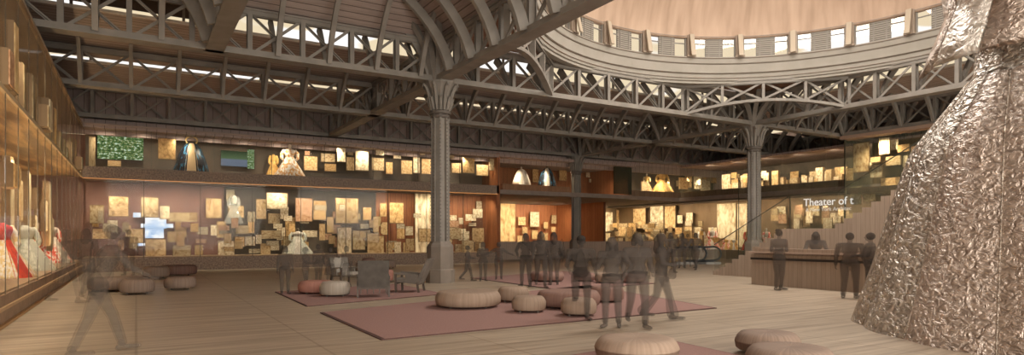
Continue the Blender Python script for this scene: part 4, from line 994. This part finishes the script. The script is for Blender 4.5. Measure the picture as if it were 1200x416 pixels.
# ------------------------------------------------------------------ people
def ghost(name, col, op):
    return glassy(name, col, op, 0.0, .5)
GH = {}
def gm(kind, col, op):
    k = (kind, col, op)
    if k not in GH: GH[k] = ghost('translucent_'+kind, col, op)
    return GH[k]
def remeshed(s, name, m, parent, voxel):
    me = s.mesh(name, m); tmp = bpy.data.objects.new('tmp', me); C.objects.link(tmp)
    md = tmp.modifiers.new('r', 'REMESH'); md.mode = 'VOXEL'; md.voxel_size = voxel; md.use_smooth_shade = True
    sm = tmp.modifiers.new('s', 'SMOOTH'); sm.iterations = 2; sm.factor = .5
    dg = bpy.context.evaluated_depsgraph_get(); ev = tmp.evaluated_get(dg)
    m2 = bpy.data.meshes.new_from_object(ev); m2.name = name
    if not m2.materials: m2.materials.append(m)
    bpy.data.objects.remove(tmp); bpy.data.meshes.remove(me)
    return link(name, m2, parent)
def person(x, yf, yt, label, face=0, pose='stand', op=.2, sex='w', hair='long', kid=False, vox=.013, extra=(), col=(.06, .052, .046), skirt=False, lean=0, gx=None, wide=1.1):
    """x, yf, yt: feet and crown measured on the photo; face: degrees, 0 = towards the viewer, 90 = to picture right"""
    p = G(x, yf); dd = depth(p); Ht = (yf-yt)/F*dd if yf > HZ else 1.7
    if gx: p = Vector(gx[0]); Ht = gx[1]
    view = math.atan2(p.x, p.y)      # bearing of the figure
    t = empty('person', p, -view+math.radians(face), label, 'person')
    k = Ht/1.72; body = MB(); V = lambda *a: Vector(a)*k
    # local: faces -y, x to its left side = picture right when face=0
    sw = .185 if sex == 'w' else .215; hw = .10
    if kid: sw = .17
    L_ = {}
    lean_v = Vector((0, -lean, 0))
    hipz, shz = .90, 1.40
    stride = {'walk': .19, 'bigwalk': .27}.get(pose, .0)
    for sg in (-1, 1):
        f = stride*sg
        hip = V(sg*hw, 0, hipz)
        if stride:
            knee = V(sg*hw*.95, -f*.62-.05*(sg < 0), .50); ank = V(sg*hw*.8, -f*1.0+(.12 if (sg < 0 and pose == 'walk') else 0), .09+(.07 if sg < 0 else 0)*(pose == 'walk'))
        else:
            knee = V(sg*hw*1.0, -.02+(.03*sg), .49); ank = V(sg*hw*1.1, .02+(.05*sg), .085)
        toe = ank+V(sg*.035, -.17, -.045)
        L_[sg] = (hip, knee, ank, toe)
        body.capsule(hip, knee, .082*k, .052*k); body.capsule(knee, ank, .052*k, .034*k)
        body.capsule(ank+V(0, .035, -.04), toe, .036*k, .028*k)
    lv = lean_v*k
    pelvis = V(0, 0, .95); waist = V(0, 0, 1.10)+lv*.35; chest = V(0, .0, 1.28)+lv*.75; neck = V(0, .01, 1.47)+lv
    body.ell(pelvis, .155*k, .105*k, .11*k); body.ell(waist, (.125 if sex == 'w' else .145)*k, .095*k, .12*k); body.ell(chest, .155*k, .108*k, .15*k)
    body.capsule(V(-sw*.75, 0, 1.40)+lv*.95, V(sw*.75, 0, 1.40)+lv*.95, .058*k, .058*k)
    body.capsule(V(0, .012, 1.42)+lv, V(0, -.005, 1.54)+lv*1.1, .052*k, .047*k)
    hs = 1.16 if kid else 1.0
    hc = V(0, -.015, 1.612 if not kid else 1.60)+lv*1.12
    body.ell(hc, .073*k*hs, .090*k*hs, .108*k*hs, 14, 10); body.ell(hc+V(0, -.03, -.055)*hs, .050*k*hs, .052*k*hs, .055*k*hs)
    body.capsule(hc+V(0, -.082, .01)*hs, hc+V(0, -.102, -.022)*hs, .010*k*hs, .014*k*hs, 6)
    for sg in (-1, 1): body.ell(hc+V(sg*.074, .005, -.01)*hs, .012*k, .02*k, .03*k, 6, 5)
    # arms
    A = {'hang': (V(.045, .02, -.29), V(.03, -.06, -.25)), 'folded': (V(.05, .0, -.27), V(-.20, -.20, .04)), 'bag': (V(.05, .06, -.28), V(-.02, -.20, -.10)),
         'face': (V(.05, -.10, -.25), V(-.13, -.10, .24)), 'hip': (V(.14, .08, -.24), V(-.10, -.14, -.16)), 'out': (V(.22, -.02, -.16), V(.22, -.04, -.10)),
         'fwd': (V(.03, -.08, -.27), V(-.02, -.23, -.02)), 'swing': (V(.04, -.16, -.24), V(.0, -.20, -.12)), 'back': (V(.04, .16, -.24), V(.02, .06, -.24)), 'up': (V(.16, -.10, -.10), V(-.12, -.1, .2)), 'desk': (V(.08, -.10, -.26), V(-.02, -.24, -.02))}
    am = {'stand': ('hang', 'hang'), 'walk': ('swing', 'back'), 'bigwalk': ('swing', 'back')}.get(pose, ('hang', 'hang'))
    for e_ in extra:
        if isinstance(e_, tuple) and e_[0] == 'arms': am = e_[1:]
    AR = {}
    for sg, an in ((-1, am[0]), (1, am[1])):
        sh = V(sg*sw, 0, 1.395)+lv*.95; ua, fa = A[an]; mir = lambda v: Vector((v.x*sg, v.y, v.z))
        el = sh+mir(ua); wr = el+mir(fa); AR[sg] = (sh, el, wr)
        body.capsule(sh, el, .048*k, .036*k); body.capsule(el, wr, .037*k, .025*k)
        fd = (wr-el).normalized(); sd = fd.cross(Vector((0, 0, 1)))
        if sd.length < .3: sd = Vector((0, 1, 0))
        sd.normalize(); up = sd.cross(fd).normalized()
        if an in ('hang', 'back', 'swing'): sd, up = Vector((0, 1, 0)), Vector((sg, 0, 0))
        pc_ = wr+fd*.05*k; body.capsule(wr, pc_-sd*.014*k, .024*k, .022*k, 8); body.capsule(wr, pc_+sd*.014*k, .024*k, .022*k, 8)
        curl = -up*.35
        for q, ln in zip((-.030, -.010, .010, .030), (.058, .072, .068, .052)):
            b0 = pc_+sd*q*k+fd*.012*k; b1_ = b0+(fd*.8+curl*.6).normalized()*ln*.55*k; b2_ = b1_+(fd*.5+curl*1.6).normalized()*ln*.5*k
            body.capsule(b0, b1_, .0095*k, .0088*k, 6); body.capsule(b1_, b2_, .0088*k, .0075*k, 6)
        th0 = wr+fd*.02*k-sd*.022*k; th1 = th0+(-sd*.8+fd*.6).normalized()*.035*k; body.capsule(th0, th1, .012*k, .0105*k, 6); body.capsule(th1, th1+fd*.028*k, .0105*k, .0085*k, 6)
    remeshed(body, 'body', gm('figure', col, op), t, vox*k)
    cm = gm('clothing', tuple(c*.8 for c in col), op)
    # shirt
    s = MB(); s.ell(waist+V(0, 0, -.04), .160*k, .118*k, .14*k); s.ell(chest, .182*k, .13*k, .17*k); s.ell(pelvis+V(0, 0, .03), .178*k, .122*k, .10*k)
    s.capsule(V(-sw*.8, 0, 1.395)+lv*.95, V(sw*.8, 0, 1.395)+lv*.95, .07*k, .07*k)
    for sg in (-1, 1):
        sh, el, wr = AR[sg]; s.capsule(sh, el, .070*k, .056*k)
        if 'shortsleeve' not in extra: s.capsule(el, el+(wr-el)*.88, .052*k, .040*k)
    remeshed(s, 'shirt', cm, t, vox*1.3*k)
    # trousers or skirt
    s = MB()
    if skirt:
        s.lathe([(.13*k, 1.02*k), (.17*k, .9*k), (.22*k, .66*k), (.235*k, .52*k)], 16)
    else:
        s.ell(pelvis+V(0, 0, -.03), .168*k, .118*k, .12*k)
        for sg in (-1, 1):
            hip, knee, ank, toe = L_[sg]; fl = .11 if 'flare' in extra else .058
            s.capsule(hip, knee, .102*k, .074*k); s.capsule(knee, ank+V(0, 0, .03), .072*k, fl*k)
    remeshed(s, 'skirt' if skirt else 'trousers', cm, t, vox*1.3*k)
    for sg in (-1, 1):
        hip, knee, ank, toe = L_[sg]; s = MB(); s.capsule(ank+V(0, .04, -.045), toe+V(0, -.02, 0), .042*k, .034*k); s.capsule(ank+V(0, .03, -.04), ank+V(0, .01, .03), .042*k, .042*k)
        remeshed(s, 'shoe', cm, t, vox*1.2*k)
    hm = gm('hair', tuple(c*.5 for c in col), min(.6, op*1.7))
    s = MB(); s.ell(hc+V(0, .022, .022)*hs, .086*k*hs, .092*k*hs, .102*k*hs, 14, 10)
    if hair == 'long':
        s.capsule(hc+V(0, .05, .0), hc+V(0, .09, -.22), .088*k, .078*k); s.capsule(hc+V(-.066, .02, -.0), hc+V(-.085, .02, -.19), .042*k, .036*k); s.capsule(hc+V(.066, .02, -.0), hc+V(.085, .02, -.19), .042*k, .036*k)
    elif hair == 'bun': s.ell(hc+V(0, .09, .08), .05*k, .05*k, .05*k)
    elif hair == 'bob': s.capsule(hc+V(-.05, .03, -.02), hc+V(-.06, .03, -.09), .05*k, .045*k); s.capsule(hc+V(.05, .03, -.02), hc+V(.06, .03, -.09), .05*k, .045*k)
    remeshed(s, 'hair', hm, t, vox*1.1*k)
    if 'cap' in extra:
        s = MB(); MB.sm = True; s.ell(hc+V(0, .0, .055), .085*k, .10*k, .07*k); s.loft([[hc+V(-.07, -.07, .04), hc+V(.07, -.07, .04), hc+V(.07, -.07, .055), hc+V(-.07, -.07, .055)], [hc+V(-.05, -.17, .02), hc+V(.05, -.17, .02), hc+V(.05, -.17, .032), hc+V(-.05, -.17, .032)]]); MB.sm = False
        s.build('cap', hm, t)
    if 'glasses' in extra:
        s = MB(); [s.tube([hc+V(sg*.035+.026*math.cos(a), -.098, .012+.02*math.sin(a)) for a in [2*PI*q/10 for q in range(11)]], .004*k, 5) for sg in (-1, 1)]; s.build('glasses', hm, t)
    if 'belt' in extra:
        s = MB(); s.lathe([(.168*k, .98*k), (.172*k, .98*k), (.172*k, 1.02*k), (.168*k, 1.02*k)], 24, fn=None); o = s.build('belt', hm, t); o.scale = (1, .72, 1)
    t.scale = (wide, wide, 1); return t, k
def bag(t, k, local, size, label, shape='shoulder', op=.3):
    mw = t.matrix_world if False else Matrix.Translation(t.location) @ Euler((0, 0, t.rotation_euler.z)).to_matrix().to_4x4()
    p = mw @ (Vector(local)*k)
    b = empty('handbag', p, t.rotation_euler.z, label, 'bag'); m = gm('bag', (.05, .04, .035), op)
    MB.sm = True; a, c, h = size; s = MB()
    s.loft([[(-a*q, -c*q2, z), (a*q, -c*q2, z), (a*q, c*q2, z), (-a*q, c*q2, z)] for q, q2, z in ((.8, .7, -h), (1, 1, -h*.7), (1, 1, h*.3), (.85, .5, h))]); s.build('pouch', m, b)
    s = MB(); s.tube([(-a*.8, 0, h*.8), (-a*.5, 0, h+.25*k), (0, 0, h+.36*k), (a*.5, 0, h+.25*k), (a*.8, 0, h*.8)], .012*k, 6); s.build('strap', m, b); MB.sm = False
DK = (.13, .108, .095); LT = (.16, .135, .115)
t_, k_ = person(115, 415, 264, 'person striding away at far left with a large round bag', 100, 'bigwalk', .14, 'm', 'short', col=LT, lean=.14, vox=.011)
bag(t_, k_, (-.20, .10, .95), (.20, .10, .20), 'large round bag carried by the striding person', op=.14)
person(78, 356, 269, 'person in ankle boots behind the striding one at far left', 60, 'walk', .09, 'w', 'long', col=LT, skirt=True)
person(101, 347.5, 268, 'person with long hair standing close to left wall case', 20, 'stand', .11, 'w', 'long', col=LT)
person(151, 323, 269, 'faint distant person standing before the bright white screen', -20, 'stand', .10, 'm', 'short', col=LT)
# children
person(334, 345, 288.5, 'child with arms hanging at left end of the rug group', 10, 'stand', .23, 'w', 'bob', True, col=DK)
person(358, 342, 290, 'child facing right beside the pink ottoman', 70, 'stand', .16, 'w', 'bob', True, col=DK, extra=(('arms', 'fwd', 'fwd'),))
person(373, 333, 286.5, 'slim child standing behind the pink and grey ottomans', 30, 'stand', .16, 'w', 'short', True, col=DK)
person(387, 336, 290, 'child in a flared skirt raising one arm', 0, 'stand', .18, 'w', 'bun', True, col=DK, skirt=True, extra=(('arms', 'hip', 'up'),))
person(406, 337, 288.5, 'child in a dress beside the light grey armchair', -40, 'stand', .14, 'w', 'bob', True, col=DK, skirt=True)
person(548, 329.5, 288, 'child leaning right just beside the nearest column', 80, 'walk', .23, 'w', 'short', True, col=DK, extra=(('arms', 'fwd', 'fwd'),))
person(566, 329.5, 284, 'child with hands at chest between two other children', 10, 'stand', .25, 'w', 'bob', True, col=DK, extra=(('arms', 'folded', 'folded'),))
person(584.5, 328, 284, 'child with both arms spread wide', 0, 'stand', .23, 'm', 'short', True, col=DK, extra=(('arms', 'out', 'out'),))
# three women
person(616, 336, 273.5, 'person touching their chin, leftmost of three women together', -20, 'stand', .29, 'w', 'long', col=DK, extra=(('arms', 'hip', 'face'), 'belt'))
person(634, 337, 271.5, 'person in the middle of the three women, one knee bent', 10, 'walk', .29, 'w', 'long', col=DK, extra=(('arms', 'hang', 'hang'), 'belt'))
t_, k_ = person(649, 334.5, 272.5, 'person seen from behind with shoulder bag beside two women', 190, 'stand', .29, 'w', 'long', col=DK)
bag(t_, k_, (-.26, .02, 1.02), (.11, .05, .14), 'square shoulder bag on the woman seen from behind')
# front four
t_, k_ = person(681, 373.5, 276.5, 'person in cap and glasses walking with a waist bag', 10, 'walk', .29, 'm', 'short', col=DK, vox=.011, extra=(('arms', 'bag', 'hang'), 'cap', 'glasses', 'shortsleeve'))
bag(t_, k_, (-.04, -.16, .98), (.14, .06, .10), 'small bag at the waist of the capped person')
person(717, 383.5, 278, 'person with long hair holding hand near shoulder, second of four', -8, 'stand', .29, 'w', 'long', col=DK, vox=.011, extra=(('arms', 'face', 'hip'), 'belt'))
person(747, 383.5, 273, 'person in belted trousers walking, third of the four in front', 15, 'walk', .29, 'w', 'bob', col=DK, vox=.011, extra=(('arms', 'hang', 'bag'), 'belt'))
t_, k_ = person(775, 375, 273.5, 'person in flared trousers walking right with handbag', 80, 'walk', .27, 'w', 'long', col=DK, vox=.011, extra=(('arms', 'fwd', 'hang'), 'flare'))
bag(t_, k_, (-.05, -.22, .93), (.12, .06, .10), 'handbag held by the woman in flared trousers')
person(757, 327, 274, 'faint person far behind between the front walkers', 0, 'stand', .12, 'w', 'bob', col=LT)
person(786, 319.5, 273, 'person with long hair, leftmost of the distant trio', 20, 'walk', .25, 'w', 'long', col=DK)
person(799, 314.5, 273, 'person in the centre of the distant trio', 0, 'stand', .25, 'w', 'long', col=DK)
person(815, 316.5, 273, 'person with a bag strap, rightmost of the distant trio', -20, 'walk', .25, 'w', 'bob', col=DK)
person(806, 313, 274, 'faint person standing behind the distant trio', 180, 'stand', .12, 'm', 'short', col=LT)
# desk people
person(913, 340, 269, 'person with folded arms and top knot before the desk', 40, 'stand', .28, 'w', 'bun', col=DK, extra=(('arms', 'folded', 'folded'),))
person(956, 0, 0, 'person behind the reception desk, seen from the chest up', 0, 'stand', .30, 'w', 'long', wide=1.2, col=DK, extra=(('arms', 'desk', 'desk'),), gx=((PU(956, 300, 19.75).x, PU(956, 300, 19.75).y, 0), 1.80))
person(996, 349.5, 273, 'broad person standing at the desk facing it, left of pair', 165, 'stand', .30, 'm', 'short', wide=1.25, col=DK)
person(1020, 349, 273, 'person beside the silvery gown turned toward their companion', -100, 'stand', .30, 'm', 'short', wide=1.25, col=DK, extra=(('arms', 'fwd', 'fwd'),))

# ------------------------------------------------------------------ the great gown sculpture
def hammered(name, c0, c1, ns, bump, metal=.75, rough=.28):
    m = mat(name, c0, rough, metal, .5); b = m.node_tree.nodes['Principled BSDF']
    p = coords(m, (1, 1, 1.5)); n = N(m, 'ShaderNodeTexNoise'); n.inputs['Scale'].default_value = ns; n.inputs['Detail'].default_value = 4; n.inputs['Distortion'].default_value = 1.2; L(m, p.outputs[0], n.inputs['Vector'])
    r = ramp(m, n.outputs[0], [(.38, c0), (.62, c1)]); L(m, r.outputs[0], b.inputs['Base Color'])
    bb = N(m, 'ShaderNodeBump'); bb.inputs['Strength'].default_value = bump; bb.inputs['Distance'].default_value = .2; L(m, n.outputs[0], bb.inputs['Height']); L(m, bb.outputs[0], b.inputs['Normal']); return m
HM = [hammered('hammered_bronze', (.40, .34, .28), (.68, .60, .52), 5.5, .75, .55, .27), hammered('hammered_silver', (.64, .58, .51), (.92, .86, .79), 4.5, .7, .45, .32), hammered('hammered_rose', (.46, .37, .31), (.76, .64, .56), 7, .8, .5, .28), hammered('crushed_grey', (.42, .37, .32), (.72, .65, .57), 6, .8, .55, .27)]
def camw(X, d): return Vector((X*CS+d*SN, -X*SN+d*CS, 0))
BC = camw(11.3, 10.25); WC = camw(8.55, 9.75)
sg_ = empty('gown_sculpture', (BC.x, BC.y, 0), 0, 'giant hammered metal gown sculpture filling the right edge', 'sculpture')
NS = 120
FT = [0.993, 0.957, 0.922, 0.886, 0.85, 0.815, 0.78, 0.75, 0.722, 0.693, 0.664, 0.633, 0.6, 0.568, 0.535, 0.503, 0.468, 0.413, 0.335, 0.248, 0.164, 0.085, 0.006]
def skirt_ring(t):
    # t 0..1 base to waist
    z = 4.15*t; q = t**1.0
    k = min(int(t*22), 21); f = FT[k]+(FT[k+1]-FT[k])*(t*22-k)
    c = WC+(BC-WC)*f; r = 1.2+(5-1.2)*f
    return c, r, z
def gorefn(a): return 1+.025*abs(math.sin(a*6))
TS = [i/22 for i in range(23)]
MB.sm = True
for gidx in range(20):
    s = MB(); rings = []
    for t in TS:
        c, r, z = skirt_ring(t); ring = []
        for j in range(13):
            a = 2*PI*(gidx+j/12)/20+.12; rr = r*(1+.02*math.sin(PI*j/12)); ring.append((c.x+rr*math.cos(a)-BC.x, c.y+rr*math.sin(a)-BC.y, z))
        rings.append(ring)
    s.loft(rings, closed=False, cap=False); s.build('skirt_panel', HM[(gidx*7+gidx//3) % 4], sg_)
# seams
for gidx in range(20):
    a = 2*PI*gidx/20+.12; s = MB(); pts = []
    for t in TS:
        c, r, z = skirt_ring(t); pts.append((c.x+r*math.cos(a)-BC.x, c.y+r*math.sin(a)-BC.y, z))
    s.tube(pts, .012, 6); s.build('seam', HM[0], sg_)
# bodice flares upward from the waist
s = MB(); rings = []
for z, r in ((4.05, 1.25), (4.3, 1.12), (4.6, 1.10), (5.0, 1.2), (5.4, 1.38), (5.9, 1.55), (6.4, 1.5), (6.9, 1.3), (7.2, .9)):
    rings.append([(WC.x+r*math.cos(a)-BC.x, WC.y+r*math.sin(a)-BC.y, z) for a in [2*PI*j/48 for j in range(48)]])
s.loft(rings); s.build('bodice', HM[3], sg_)
# hanging peplum tabs round the waist
for k in range(9):
    a = math.radians(128+k*27); c = Vector((math.cos(a), math.sin(a), 0)); sd = Vector((-c.y, c.x, 0)); o0 = WC-BC
    s = MB(); rg = []
    for z, rr, hw_, in ((5.95, 1.5, .30), (5.3, 1.42, .34), (4.75, 1.62, .38), (4.35, 1.78, .42)):
        ctr = o0+c*rr; rg.append([ctr-sd*hw_+Vector((0, 0, z)), ctr+sd*hw_+Vector((0, 0, z)), ctr+sd*hw_+c*.06+Vector((0, 0, z+(.12 if z < 4.5 else 0))), ctr-sd*hw_+c*.06+Vector((0, 0, z))])
    s.loft(rg); s.build('peplum_tab', HM[(k*2+2) % 3 if k % 2 else 2], sg_)
MB.sm = False
